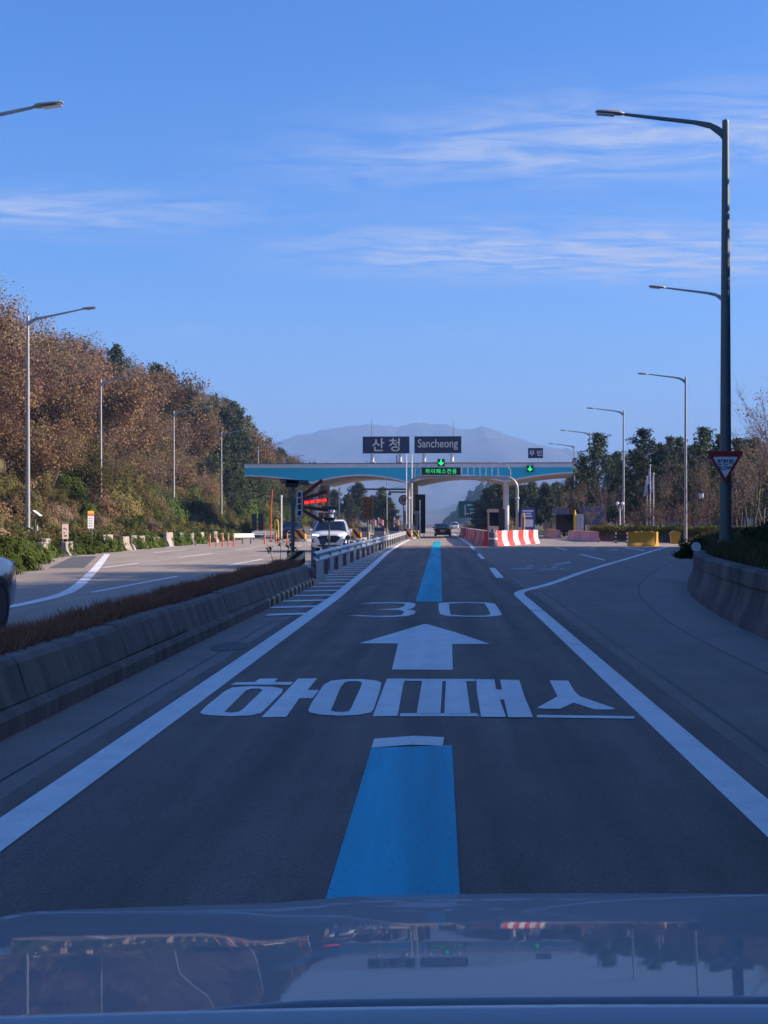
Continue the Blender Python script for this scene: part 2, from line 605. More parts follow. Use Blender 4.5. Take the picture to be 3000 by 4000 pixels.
# ------------------------------------------------------------------ terrain
LC = [(-40, -12.3), (30, -12.3), (41, -12.7), (60, -16.9), (70, -17.3), (110, -17.6), (150, -19.5), (175, -18), (215, -9.5), (400, -8.5)]
RC = [(-40, 4.2), (17, 4.2), (21, 4.42), (25, 4.8), (31, 5.5), (34, 6.1), (38, 7.0), (50, 9.2), (63, 11.5), (80, 14.4), (90, 16.0), (100, 17.0), (140, 17.5), (165, 15), (205, 6.8), (400, 6.0)]


def lcx(y):
    return lerp(LC, y)


def rcx(y):
    return lerp(RC, y)


def nz(x, y, s, o=0):
    return noise.noise(Vector((x * s + o, y * s - o, o * .7)))


def hgt(x, y):
    h = -.06
    dl = lcx(y) - x - .5
    amp = lerp([(-60, .5), (20, .9), (60, 1.16), (120, 1.12), (150, 1), (190, 1), (250, .75), (300, .45), (420, .15), (700, .05)], y)
    if dl > 0:
        f = lerp([(0, 0), (.4, .5), (6, 1.5), (8, 2.2), (14, 6.6), (22, 13.0), (32, 17.5), (60, 21), (140, 14), (400, 2), (900, 0)], dl)
        h += f * (amp if dl > 7 else (amp * .3 + .7 if y < 260 else amp)) + nz(x, y, .13) * min(dl * .06, .6)
    dr = x - rcx(y) - .35 - 1.3 * (1 - smooth(84, 98, y))
    if dr > 0:
        near = lerp([(0, 0), (.25, .72), (2, .98), (6, 2.2), (12, 5.2), (20, 8.2), (40, 9), (120, 5), (400, 0)], dr)
        far = lerp([(0, 0), (.5, .2), (8, .35), (25, 1.2), (60, 4), (200, 4), (600, 0)], dr)
        k = smooth(84, 98, y)
        h += near * (1 - k) + far * k * (1 if y < 420 else .2) + nz(x, y, .15, 5) * min(dr * .04, .4)
    return h


def axis(fine_a, fine_b, step, reach_a, reach_b):
    v = list(np.arange(fine_a, fine_b + .01, step))
    g, x = step, fine_a
    lo = []
    while x > reach_a:
        g *= 1.35
        x = max(x - g, reach_a)
        lo.append(x)
    g, x = step, fine_b
    hi = []
    while x < reach_b:
        g *= 1.35
        x = min(x + g, reach_b)
        hi.append(x)
    return lo[::-1] + v + hi


gx = axis(-75, 60, 1.3, -4500, 4500)
gy = axis(-45, 330, 1.6, -1500, 6700)
vs_ = [(x, y, hgt(x, y)) for y in gy for x in gx]
n_ = len(gx)
fs_ = [(j * n_ + i, j * n_ + i + 1, (j + 1) * n_ + i + 1, (j + 1) * n_ + i) for j in range(len(gy) - 1) for i in range(n_ - 1)]
FLAT.update(['ground', 'road', 'lane_surface', 'side_road_surface', 'lane_line', 'road_arrow', 'road_lettering', 'hatch_stripe', 'guide_line',
             'seam', 'surface_patch', 'lane_dash', 'worn_marking', 'gutter_apron'])
tag(MB().add(vs_, fs_).build('ground', M['ground'], sm=True, sharp=80), kind='structure')

# far range of mountains and a nearer wooded hill, seen through haze
RIDGE = [(200, 1010), (420, 985), (540, 967), (585, 958), (610, 946), (650, 938), (700, 926), (760, 915), (800, 912), (850, 917), (880, 914), (910, 907), (935, 913),
         (960, 911), (985, 919), (1015, 925), (1040, 916), (1062, 922), (1100, 938), (1150, 952), (1180, 963), (1230, 968), (1300, 975), (1400, 985), (1700, 1000)]


def mountain(name, D, ridge, y0, y1, mat, label_kind, amp=1.0, nu=170, nv=44, sd=0):
    rows = []
    for j in range(nv + 1):
        t = j / nv
        y = y0 + (y1 - y0) * t
        tr = (D - y0) / (y1 - y0)
        for i in range(nu + 1):
            xd = ridge[0][0] + (ridge[-1][0] - ridge[0][0]) * i / nu
            x = (xd - 950) / F_D * D
            top = (1130 - lerp(ridge, xd) + 3.2 * nz(xd, 0, .06, sd) + 2.0 * nz(xd, 3, .17, sd)) / F_D * D + 1.5
            u = t / tr if t < tr else 1 - (t - tr) / (1 - tr)
            u = max(0, min(1, u))
            spur = nz(x, y * .35, 9.0 / D, sd) * .5 + nz(x, y, 24.0 / D, sd + 3) * .22 + nz(x, y, 70. / D, sd + 8) * .09
            h = top * (u ** 1.15 + amp * spur * u * (1 - u) * 2.2) + nz(x, y, 150. / D, sd) * top * .012 * u
            rows.append((x, y, h - 3))
    m = MB()
    n = nu + 1
    m.add(rows, [(j * n + i, j * n + i + 1, (j + 1) * n + i + 1, (j + 1) * n + i) for j in range(nv) for i in range(nu)])
    FLAT.add(name)
    return tag(m.build(name, mat, sm=True, sharp=180), kind='structure')


mountain('mountain_range', 4500., RIDGE, 2600., 6200., M['mountain'], 'x')
FOOT = [(200, 1075), (500, 1070), (640, 1062), (760, 1075), (850, 1088), (905, 1097), (950, 1092), (1000, 1080), (1100, 1068), (1250, 1072), (1400, 1060), (1700, 1070)]
mountain('foothills', 2400., FOOT, 1500., 3400., M['mountain'], 'x', sd=11, nu=110, nv=24)
HILL = [(955, 1131), (965, 1118), (978, 1104), (990, 1090), (1002, 1073), (1014, 1058), (1026, 1046), (1042, 1040), (1080, 1032), (1160, 1040), (1300, 1050), (1500, 1085), (1600, 1128)]
mountain('wooded_hill', 950., HILL, 700., 1250., M['hill'], 'x', amp=.6, sd=21, nu=120, nv=40)

# ------------------------------------------------------------------ road
road_edge = [(lcx(y) - .3, y) for y in np.arange(-40, 401, 5)] + [(rcx(y) + .3, y) for y in np.arange(400, -41, -5)]
road = tag(MB().sheet([road_edge], 0.0).build('road', M['road']), kind='structure')


def roadpart(name, loops, z, mat):
    return MB().sheet(loops, z).build(name, mat, road)


def strip(pts, wid):
    """polyline on the ground -> closed loop of that width"""
    a, b = [], []
    for i, p in enumerate(pts):
        p0 = Vector(pts[max(0, i - 1)])
        p1 = Vector(pts[min(len(pts) - 1, i + 1)])
        t = (p1 - p0).normalized()
        n = Vector((-t.y, t.x)) * wid / 2
        q = Vector(p)
        a.append(tuple(q + n))
        b.append(tuple(q - n))
    return a + b[::-1]


def zp(ox, oy, s, pts):
    return [G(ox + x / s, oy + y / s) for x, y in pts]


# road surfaces: dark lane asphalt, mid grey asphalt to the right of it
lane = [(-2.38, y) for y in range(-40, 31, 5)] + [(-2.6, 45), (-2.9, 69), (-2.95, 92)] + [(1.95, 92), (1.95, 34)] + \
       [(1.98, y) for y in range(30, -41, -5)]
roadpart('lane_surface', [lane], .004, M['asphalt'])
side = [(1.99, -40), (1.99, 34), (2.0, 92), (13.9, 92)] + [(rcx(y) - .05, y) for y in (82, 70, 63, 50, 42, 38)] + \
       [G(2629, 2192.6), G(2517, 2262), G(2493.5, 2308.6), G(2517, 2348), G(2570, 2401), G(2696, 2481), G(3000, 2633), (3.35, 9), (3.3, -40)]
roadpart('side_road_surface', [side], .004, M['asphalt_mid'])
roadpart('surface_patch', [zp(0, 1800, 1.659, [(310, 697), (470, 620), (628, 617), (545, 693)])], .004, M['patch'])

# seams between slabs
sz = (1900, 2050, 1.508)
roadpart('seam', [strip(zp(*sz, [(10, 262), (70, 325), (130, 388), (160, 395)]), .05)], .0065, M['tar'])
roadpart('seam', [strip(zp(*sz, [(265, 392), (330, 396), (420, 455), (500, 515), (640, 612), (780, 715), (880, 790), (1000, 870), (1370, 1131), (1659, 1340)]), .034)], .0065, M['tar'])
roadpart('seam', [strip(zp(*sz, [(745, 690), (785, 716), (812, 732)]), .06)], .0072, M['tar'])
roadpart('seam', [strip(zp(*sz, [(1100, 215), (1000, 270), (930, 320), (900, 355), (895, 390), (908, 425), (930, 450), (1010, 530), (1100, 590), (1200, 650), (1400, 752), (1659, 880)]), .03)], .0065, M['tar'])
roadpart('seam', [strip(zp(*sz, [(190, 505), (420, 512)]), .05)], .0135, M['tar'])
roadpart('seam', [strip(zp(*sz, [(500, 709), (560, 712), (700, 714)]), .03)], .0135, M['tar'])
roadpart('seam', [strip([(-2.9, 17.2), (-2.4, 17.4), (-1.9, 17.35)], .02)], .0135, M['tar'])
roadpart('seam', [strip([(-2.55, y) for y in range(-5, 36, 4)], .015)], .0065, M['tar'])

roadpart('surface_patch', [[(-2.72, 16.4), (-2.5, 16.2), (-2.3, 16.6), (-2.38, 17.2), (-2.6, 17.5), (-2.78, 17.0)]], .0075, M['tar'])
# lane lines
LL = [(-2.11, y) for y in range(-8, 29, 4)] + [(-2.2, 36), (-2.3, 45), (-2.48, 57), (-2.65, 69), (-2.74, 85), (-2.78, 100), (-2.74, 128)]
roadpart('lane_line', [strip(LL, .23)], .009, M['paint'])
RL = [(1.665, y) for y in range(-8, 26, 4)] + [(1.66, 27), (1.655, 28.4), (1.665, 29.2), (1.72, 29.9), (1.85, 30.7), (2.1, 31.7), (2.45, 33), (3.02, 35.6), (4.1, 41.1), (5.7, 48.6), (7.7, 57.5), (10.2, 69), (12.75, 80.5), (14.2, 87)]
roadpart('lane_line', [strip(RL, .215)], .009, M['paint'])
# guide line, near piece with its white head and far piece in several painted lengths
roadpart('guide_line', [[(-.453, -8), (.078, -8), (.082, 9.33), (-.453, 9.22)]], .009, M['bluepaint'])
roadpart('guide_line', [[(-.453, 9.22), (-.19, 9.34), (.02, 9.30), (.03, 9.67), (-.18, 9.73), (-.453, 9.60)]], .0105, M['paint'])
yy = 26.4
for ln in (1.55, 5.1, 4.2, 6.0, 6.0, 7.5, 8, 9, 9, 10, 10.5, 10):
    roadpart('guide_line', [[(-.462, yy), (.046, yy), (.046, yy + ln - .09), (-.462, yy + ln - .09)]], .009, M['bluepaint'])
    yy += ln
# letters, traced stroke by stroke
A = (760, 2640, 1.8433)
B = (1600, 2640, 1.8433)
C3 = (1340, 2300, 2.5136)
TX = [
    ([zp(*A, [(257, 70), (300, 52), (432, 50), (470, 26), (602, 24), (575, 50), (712, 50), (690, 70)])], 0),
    ([zp(*A, [(40, 270), (75, 232), (215, 118), (270, 90), (400, 80), (560, 85), (635, 100), (630, 125), (520, 235), (480, 275), (400, 292), (250, 298), (110, 290), (55, 282)]),
      zp(*A, [(215, 268), (250, 232), (370, 112), (410, 98), (470, 98), (490, 108), (470, 130), (350, 245), (320, 265), (270, 272)])], 0),
    ([zp(*A, [(483, 305), (745, 26), (883, 24), (815, 108), (895, 108), (850, 168), (755, 168), (660, 303)])], 0),
    ([zp(*A, [(818, 255), (840, 205), (930, 70), (985, 40), (1080, 30), (1200, 28), (1310, 40), (1345, 52), (1335, 110), (1290, 245), (1270, 270), (1180, 288), (1040, 294), (900, 285), (830, 270)]),
      zp(*A, [(980, 255), (1000, 215), (1050, 90), (1080, 55), (1110, 44), (1180, 44), (1205, 55), (1195, 90), (1130, 235), (1110, 262), (1060, 268), (1010, 265)])], 0),
    ([zp(*A, [(1283, 298), (1385, 26), (1525, 26), (1505, 60), (1462, 295)])], 0),
    ([zp(*B, [(50, 282), (92, 36), (238, 36), (222, 282)])], .003),
    ([zp(*B, [(250, 282), (262, 36), (405, 36), (440, 282)])], .003),
    ([zp(*B, [(-24, 28), (475, 28), (475, 45), (-40, 42)])], 0),
    ([zp(*B, [(-75, 298), (-62, 276), (480, 276), (505, 298)])], 0),
    ([zp(*B, [(480, 32), (612, 34), (622, 105), (665, 108), (652, 35), (790, 38), (825, 150), (890, 308), (710, 308), (680, 180), (650, 180), (695, 306), (515, 306), (485, 120)])], .003),
    ([zp(*B, [(1008, 38), (1142, 40), (1190, 120), (1225, 152), (1482, 243), (1455, 250), (1330, 248), (1180, 200), (1085, 245), (965, 243), (917, 238), (1065, 155)])], 0),
    ([zp(*B, [(918, 288), (1620, 298), (1618, 316), (915, 306)])], 0),
    ([zp(*C3, [(160, 152), (290, 138), (480, 135), (650, 138), (712, 148), (705, 180), (670, 198), (630, 206), (690, 214), (715, 228), (700, 250), (640, 270), (480, 280), (300, 278), (150, 272), (48, 265),
               (160, 263), (320, 270), (480, 268), (570, 260), (598, 240), (590, 220), (545, 211), (440, 209), (300, 208), (420, 203), (540, 195), (590, 180), (612, 160), (600, 150), (480, 143), (300, 147)])], 0),
    ([zp(*C3, [(940, 145), (1000, 137), (1200, 133), (1400, 138), (1490, 148), (1535, 210), (1562, 258), (1520, 270), (1400, 277), (1200, 277), (1020, 270), (950, 250), (938, 200)]),
      zp(*C3, [(1040, 148), (1200, 140), (1390, 148), (1425, 200), (1448, 255), (1400, 267), (1200, 268), (1055, 258), (1045, 200)])], 0),
]
for lp, dz in TX:
    roadpart('road_lettering', lp, .009 + dz, M['paint'])
roadpart('road_arrow', [zp(*C3, [(160, 540), (480, 445), (790, 352), (825, 352), (1100, 430), (1445, 547), (1072, 547), (1078, 803), (480, 800), (540, 543)])], .009, M['paint'])
# hatching beside the safety rail
y = 22.3
while y < 92:
    xl = lerp([(22, -2.78), (24.5, -3.0), (36, -3.0), (40, -3.25), (100, -3.25)], y)
    xr = lerp([(-8, -2.11), (28, -2.11), (45, -2.3), (69, -2.65), (85, -2.74), (128, -2.76)], y) - .08
    roadpart('hatch_stripe', [[(xl, y), (xr, y + .35), (xr, y + .83), (xl, y + .48)]], .0125, M['paint'])
    y += 1.98
# right-hand dashes and worn arrows
roadpart('lane_dash', [[G(*p) for p in ((1910, 2219), (1935, 2219), (1969, 2258), (1938, 2258))]], .009, M['paint'])
q6 = (1700, 1950, 2.765)
for p in ([(447, 588), (485, 588), (540, 645), (495, 645)], [(375, 510), (405, 510), (438, 545), (405, 545)], [(185, 370), (200, 370), (368, 485), (345, 485)]):
    roadpart('lane_dash', [zp(*q6, p)], .009, M['paint'])
q4 = (1960, 2100, 2.37)
for p in ([(715, 155), (740, 153), (962, 208), (945, 212)], [(485, 90), (510, 90), (612, 115), (600, 118)], [(1128, 95), (1150, 93), (1335, 118), (1310, 121)]):
    roadpart('lane_dash', [zp(*q4, p)], .009, M['paint'])
for p in ([(465, 262), (535, 235), (600, 225), (640, 222), (640, 240), (560, 248), (490, 260)], [(60, 290), (150, 282), (280, 282), (270, 293)], [(205, 268), (280, 258), (300, 265), (250, 275)],
          [(350, 265), (440, 262), (400, 272)], [(320, 295), (400, 288), (500, 290), (520, 300)], [(440, 285), (480, 270), (530, 265), (510, 280)], [(510, 292), (560, 284), (590, 285), (560, 294)],
          [(600, 270), (665, 265), (640, 275)], [(750, 92), (850, 88), (880, 102), (800, 96)], [(945, 112), (1080, 108), (1060, 122)], [(750, 108), (870, 110), (860, 118)], [(1090, 120), (1150, 119), (1140, 124)]):
    roadpart('worn_marking', [zp(*q4, p)], .009, M['worn_paint'])
# oncoming side
q5 = (0, 1800, 1.659)
roadpart('lane_line', [strip(zp(*q5, [(-140, 980), (80, 945), (200, 920), (330, 890), (430, 858), (480, 830), (520, 800), (570, 752), (620, 700), (660, 650), (695, 605)]), .27)], .009, M['paint'])
for a, b in (((600, 853), (1150, 748)), ((665, 693), (900, 665)), ((995, 596), (1210, 576)), ((1155, 627), (1375, 600)), ((1530, 577), (1659, 562)), ((1470, 680), (1700, 638))):
    roadpart('lane_dash', [strip(zp(*q5, [a, b]), .17)], .009, M['paint'])
for x in (-9.2, -5.2):
    for k in range(5):
        roadpart('lane_dash', [strip([(x, 88 + k * 9), (x, 92.5 + k * 9)], .15)], .009, M['paint'])
for a, b in ((-17.0, -17.2),):
    roadpart('lane_line', [strip([(-16.7, 75), (-17.1, 90), (-17.2, 120)], .15)], .009, M['paint'])
roadpart('lane_line', [strip([(-7.2, 170), (-7.0, 300)], .2)], .009, M['paint'])
roadpart('lane_line', [strip([(2.1, 92), (2.2, 140), (4.2, 200), (4.4, 330)], .2)], .009, M['paint'])

# ------------------------------------------------------------------ median kerb with dead grass
med = thing('median_kerb', 'low stained concrete median kerb topped with dead brown grass', 'kerb', (-3.4, 10, 0))
Y0, Y1 = -6, 33.6
secs = [Y0 + 3.3 * k for k in range(13)]
upper = [(-3.10, .17), (-3.12, .22), (-3.19, .44), (-3.23, .485), (-3.40, .49), (-3.43, .40), (-3.43, .1)]
for k, ya in enumerate(secs[:-1]):
    yb = secs[k + 1] - .012
    m = MB()
    dz = random.uniform(-.014, .014)
    m.prism([(p[0] + random.uniform(-.007, .007), p[1] + dz) for p in upper], ya, yb, 'XZ')
    m.build('kerb_block', M['concrete'], med, world=True, bev=.008)
foot = [(-3.02, -.05), (-3.02, .12), (-3.05, .165), (-3.44, .165), (-3.44, -.05)]
MB().prism(foot, Y0, 24.6, 'XZ').build('footing', M['concrete'], med, world=True)
MB().prism(foot, 24.6, Y1, 'XZ').build('painted_footing', M['kerbstripe'], med, world=True)
MB().prism([(-4.0, -.05), (-3.98, .40), (-3.86, .40), (-3.86, -.05)], Y0, Y1, 'XZ').build('rear_kerb', M['concrete'], med, world=True)
MB().prism([(-3.435, .05), (-3.435, .46), (-3.6, .50), (-3.8, .46), (-3.865, .39), (-3.865, .05)], Y0 + .01, Y1 - .01, 'XZ').build('planting_soil', M['soil'], med, world=True)
MB().b2(-4.0, -3.05, Y1, Y1 + .3, -.05, .42).build('end_block', M['concrete'], med, world=True, bev=.06)


def fastmesh(name, V, nquad, mat, rnd, parent=None, tri=False):
    k = 3 if tri else 4
    me = bpy.data.meshes.new(name)
    me.vertices.add(len(V))
    me.vertices.foreach_set('co', V.astype(np.float32).ravel())
    me.loops.add(nquad * k)
    me.loops.foreach_set('vertex_index', np.arange(nquad * k, dtype=np.int32))
    me.polygons.add(nquad)
    me.polygons.foreach_set('loop_start', np.arange(0, nquad * k, k, dtype=np.int32))
    me.update(calc_edges=True)
    a = me.attributes.new('rnd', 'FLOAT', 'FACE')
    a.data.foreach_set('value', rnd.astype(np.float32))
    me.materials.append(mat)
    o = bpy.data.objects.new(name, me)
    COL.objects.link(o)
    if parent is not None:
        o.parent = parent
    return o


def blades(name, P, h, mat, wid=.012, lean=.35, seed=1):
    r = np.random.default_rng(seed)
    n = len(P)
    a = r.uniform(0, 2 * np.pi, n)
    d = np.stack([np.cos(a), np.sin(a), np.zeros(n)], 1)
    hh = (h * r.uniform(.45, 1.25, n))[:, None]
    l = r.uniform(0, 2 * np.pi, n)
    ln = np.stack([np.cos(l), np.sin(l), np.zeros(n)], 1) * hh * r.uniform(0, lean * 2, n)[:, None]
    tip = P + ln + np.array([0, 0, 1]) * hh
    V = np.stack([P - d * wid, P + d * wid, tip], 1).reshape(-1, 3)
    return fastmesh(name, V, n, mat, r.uniform(0, 1, n), tri=True)


r_ = np.random.default_rng(3)
n = 52000
yy_ = Y0 + (Y1 - Y0) * r_.uniform(0, 1, n) ** .8
xx_ = r_.uniform(-3.95, -3.36, n)
keep = np.array([nz(a * 2.2, b * .55, 1.0, 4) + .5 * nz(a, b, 3.0, 2) < .28 or r_.random() < .35 for a, b in zip(xx_, yy_)])
lift = np.array([.05 * nz(a, b, .7, 6) for a, b in zip(xx_, yy_)])
xx_, yy_, lift = xx_[keep], yy_[keep], lift[keep]
gz = blades('dead_grass', np.stack([xx_, yy_, .44 + lift], 1), .165, M['grass_dead'], .009, .55)
tag(gz, 'dead brown grass along the top of the concrete median kerb', 'grass', kind='stuff')

# ------------------------------------------------------------------ right-hand curved retaining wall
wall = thing('retaining_wall', 'dark stained curved concrete wall with vines at its end', 'wall', (4.4, 20, 0))
WC = [(4.12, y) for y in range(-8, 17, 2)] + [(4.14, 17), (4.3, 20), (4.55, 23), (4.85, 26), (5.22, 29), (5.62, 31.6), (5.95, 33.4), (6.5, 35.2), (7.4, 37.2), (8.6, 39.6)]
WP = [(0, -.05), (.02, .16), (.10, .30), (.16, .56), (.17, .585), (.135, .59), (.15, .80), (.19, .835), (.40, .835), (.44, .80), (.44, -.05)]


def along(path, prof):
    rings = []
    for i, p in enumerate(path):
        a = Vector(path[max(0, i - 1)])
        b = Vector(path[min(len(path) - 1, i + 1)])
        t = (b - a).normalized()
        nrm = Vector((t.y, -t.x))
        rings.append([(p[0] + nrm.x * u, p[1] + nrm.y * u, v) for u, v in prof])
    return rings


for i in range(0, len(WC) - 1, 2):
    seg = WC[i:i + 3]
    MB().loft(along(seg, WP)).build('wall_section', M['wallc'], wall, world=True, sm=True, sharp=25)
apron = strip([(WC[i][0] - .45, WC[i][1]) for i in range(len(WC) - 2)], .9)
VP = []
vpath = [(rcx(q), q) for q in range(-10, 90, 2)]
for (px_, py_), q in zip(vpath, range(-10, 90, 2)):
    k = smooth(34, 40, q)
    pr = [(-.05 * k + .32 * (1 - k), -.2), (-.05 * k + .32 * (1 - k), .02 * k + .7 * (1 - k)), (.44, .30 * k + .80 * (1 - k)), (1.2, .62 * k + .9 * (1 - k)), (2.6, 1.02), (3.4, 1.1), (3.4, -.2)]
    i = vpath.index((px_, py_))
    a_, b_ = Vector(vpath[max(0, i - 1)]), Vector(vpath[min(len(vpath) - 1, i + 1)])
    t_ = (b_ - a_).normalized()
    VP.append([(px_ + t_.y * u, py_ - t_.x * u, v) for u, v in pr])
tag(MB().loft(VP).build('verge', M['ground'], sm=True, sharp=60), kind='structure')
roadpart('gutter_apron', [[(1.995, -40), (1.995, 92)] + [(rcx(y) + .2, y) for y in range(90, -41, -5)]], .002, M['apron'])
roadpart('gutter_apron', [[(-3.1, -40), (-2.385, -40), (-2.385, 30), (-2.62, 45), (-2.75, 57), (-3.1, 60)]], .002, M['apron'])

# ------------------------------------------------------------------ haze: the air between here and the mountains
hz = MB().b2(-4700, 4700, -1700, 6900, -6, 366).build('haze', None)
hz.data.materials.clear()
hm = bpy.data.materials.new('haze_air')
hm.use_nodes = True
ht = hm.node_tree
ht.nodes.clear()
ho = ht.nodes.new('ShaderNodeOutputMaterial')
hv = ht.nodes.new('ShaderNodeVolumePrincipled')
hv.inputs['Color'].default_value = (.31, .54, 1.0, 1)
hv.inputs['Density'].default_value = HAZE_D
hv.inputs['Anisotropy'].default_value = 0.0
ht.links.new(hv.outputs[0], ho.inputs['Volume'])
hz.data.materials.append(hm)
tag(hz, kind='stuff')

# ------------------------------------------------------------------ vegetation
def leaves(name, C, size, mat, parent, seed, flat=0.0, aspect=1.0, out=None):
    """one small quad per leaf; C are leaf centres"""
    r = np.random.default_rng(seed)
    n = len(C)
    nrm = r.normal(size=(n, 3))
    nrm[:, 2] = np.abs(nrm[:, 2]) + flat
    if out is not None:
        nrm += out * 1.2
    nrm /= np.linalg.norm(nrm, axis=1)[:, None]
    a = r.normal(size=(n, 3))
    u = np.cross(nrm, a)
    u /= np.linalg.norm(u, axis=1)[:, None]
    v = np.cross(nrm, u)
    s = (size * r.uniform(.55, 1.35, n))[:, None] * .5
    V = np.stack([C - u * s * aspect, C - v * s * .62 + u * s * .1, C + u * s * aspect, C + v * s * .62], 1).reshape(-1, 3)
    return fastmesh(name, V, n, mat, np.clip(r.uniform(0, 1, n) * .7 + .3 * (np.sin(C[:, 0] * 2.1) * np.cos(C[:, 2] * 1.7 + C[:, 1]) * .5 + .5), 0, 1), parent)


def grow(rg, p, d, ln, rad, lv, mx, tubes, tips, spread=.7, up=.12, kids=(3, 5), wig=.16, shrink=.62):
    n = 4 if lv < mx else 3
    pts, rads = [p.copy()], [rad]
    q = p.copy()
    d = d.normalized()
    for i in range(n):
        d = (d + Vector((rg.gauss(0, wig), rg.gauss(0, wig), rg.gauss(0, wig) + up))).normalized()
        q = q + d * ln / n
        pts.append(q.copy())
        rads.append(rad * (1 - .62 * (i + 1) / n))
        if lv >= mx:
            tips.append(q.copy())
    tubes.append((pts, rads, lv))
    if lv >= mx:
        return
    for k in range(rg.randint(*kids)):
        t = rg.uniform(.3, 1.0) if lv else rg.uniform(.28, 1.0)
        i = min(n - 1, int(t * n))
        b = pts[i].lerp(pts[i + 1], t * n - i)
        ax = Vector((rg.gauss(0, 1), rg.gauss(0, 1), rg.gauss(0, .35))).normalized()
        nd_ = (d * (1 - spread * .5) + ax * spread).normalized()
        grow(rg, b, nd_, ln * shrink * rg.uniform(.75, 1.15), max(.006, rads[i] * .6), lv + 1, mx, tubes, tips, spread, up, kids, wig, shrink)
    grow(rg, pts[-1], d, ln * shrink, max(.006, rads[-1]), lv + 1, mx, tubes, tips, spread, up, kids, wig, shrink)


def limbs(name, tubes, mat, parent):
    m = MB()
    for pts, rads, lv in tubes:
        m.tube(pts, rads, (7, 5, 4, 3, 3, 3)[min(lv, 5)], cap=False)
    return m.build(name, mat, parent)


def cloud_pts(tips, per, sig, seed, n_max):
    r = np.random.default_rng(seed)
    T = np.array([tuple(t) for t in tips])
    idx = r.integers(0, len(T), min(n_max, per * len(T)))
    return T[idx] + r.normal(size=(len(idx), 3)) * np.array([sig, sig, sig * .8])


def broadleaf(name, label, cat, seed, H, mat, n_leaf, size, sig=.35, bark='bark', spread=.75, group=None, mx=3, trunk=.32, rad=.13):
    rg = random.Random(seed)
    t = thing(name, label, cat, group=group)
    tubes, tips = [], []
    grow(rg, Vector((0, 0, -.3)), Vector((rg.uniform(-.15, .15), rg.uniform(-.15, .15), 1)), H * .46, rad, 0, mx, tubes, tips, spread, .10, (4, 6))
    zmx = max(q.z for q in tips)
    s = H / zmx
    tubes = [([p * s for p in a], b, c) for a, b, c in tubes]
    tips = [p * s for p in tips]
    limbs('trunk', tubes, M[bark], t)
    if n_leaf:
        leaves('crown', cloud_pts(tips, 400, sig, seed, n_leaf), size, M[mat], t, seed)
    return t


def bare(name, label, cat, seed, H, n_leaf=0, mat='leaf_tan', group=None, mx=4):
    rg = random.Random(seed)
    t = thing(name, label, cat, group=group)
    tubes, tips = [], []
    grow(rg, Vector((0, 0, -.3)), Vector((0, 0, 1)), H * .42, .13, 0, mx, tubes, tips, .62, .16, (3, 4), .12, .64)
    s = H / max(q.z for q in tips)
    tubes = [([p * s for p in a], b, c) for a, b, c in tubes]
    limbs('trunk', tubes[:1 + len([1 for x in tubes if x[2] == 1])] if False else [x for x in tubes if x[2] < 2], M['bark'], t)
    limbs('crown', [x for x in tubes if x[2] >= 2], M['bark_pale'], t)
    if n_leaf:
        leaves('withered_leaves', cloud_pts([p * s for p in tips], 60, .2, seed, n_leaf), .13, M[mat], t, seed)
    return t


def pine(name, label, cat, seed, H, group=None, dens=1.0, wide=.34, layers=14):
    rg = random.Random(seed)
    r = np.random.default_rng(seed)
    t = thing(name, label, cat, group=group)
    m = MB()
    trunk = [(0, 0, -.3)]
    x = y_ = 0
    for k in range(1, 7):
        x += rg.gauss(0, .06)
        y_ += rg.gauss(0, .06)
        trunk.append((x, y_, H * k / 6))
    m.tube(trunk, [.16 * (1 - .9 * k / 6) + .01 for k in range(7)], 7)
    C = []
    for i in range(layers * 5):
        for b in range(1):
            f = .14 + .85 * ((i + rg.random()) / (layers * 5)) ** .9
            z = H * f
            a = i * 2.4 + rg.gauss(0, .4)
            rr = (H * wide * (1 - f) ** .8 + .22) * rg.choice((.45, .7, .85, 1.0, 1.15)) * rg.uniform(.85, 1.15)
            lift = .15 + .55 * f
            pts = []
            for s_ in range(5):
                u = s_ / 4
                pts.append((x * f + math.cos(a) * rr * u, y_ * f + math.sin(a) * rr * u, z + rr * (lift * u * u - .06 * u) + rg.gauss(0, .03)))
            m.tube(pts, [.035, .03, .022, .015, .008], 3, cap=False)
            for s_ in range(int(22 * dens * (.4 + rr / 2))):
                u = rg.uniform(.28, 1.05)
                i0 = min(3, int(u * 4))
                v = min(1, u * 4 - i0)
                q = [pts[i0][k] + (pts[i0 + 1][k] - pts[i0][k]) * v for k in range(3)]
                c = np.array(q) + r.normal(size=3) * np.array([.15, .15, .10]) * (1 + rr * .2)
                for _ in range(5):
                    C.append(c + r.normal(size=3) * .09)
    m.build('trunk', M['bark'], t)
    leaves('crown', np.array(C), .23, M['needle'], t, seed, flat=.5, aspect=1.15)
    return t


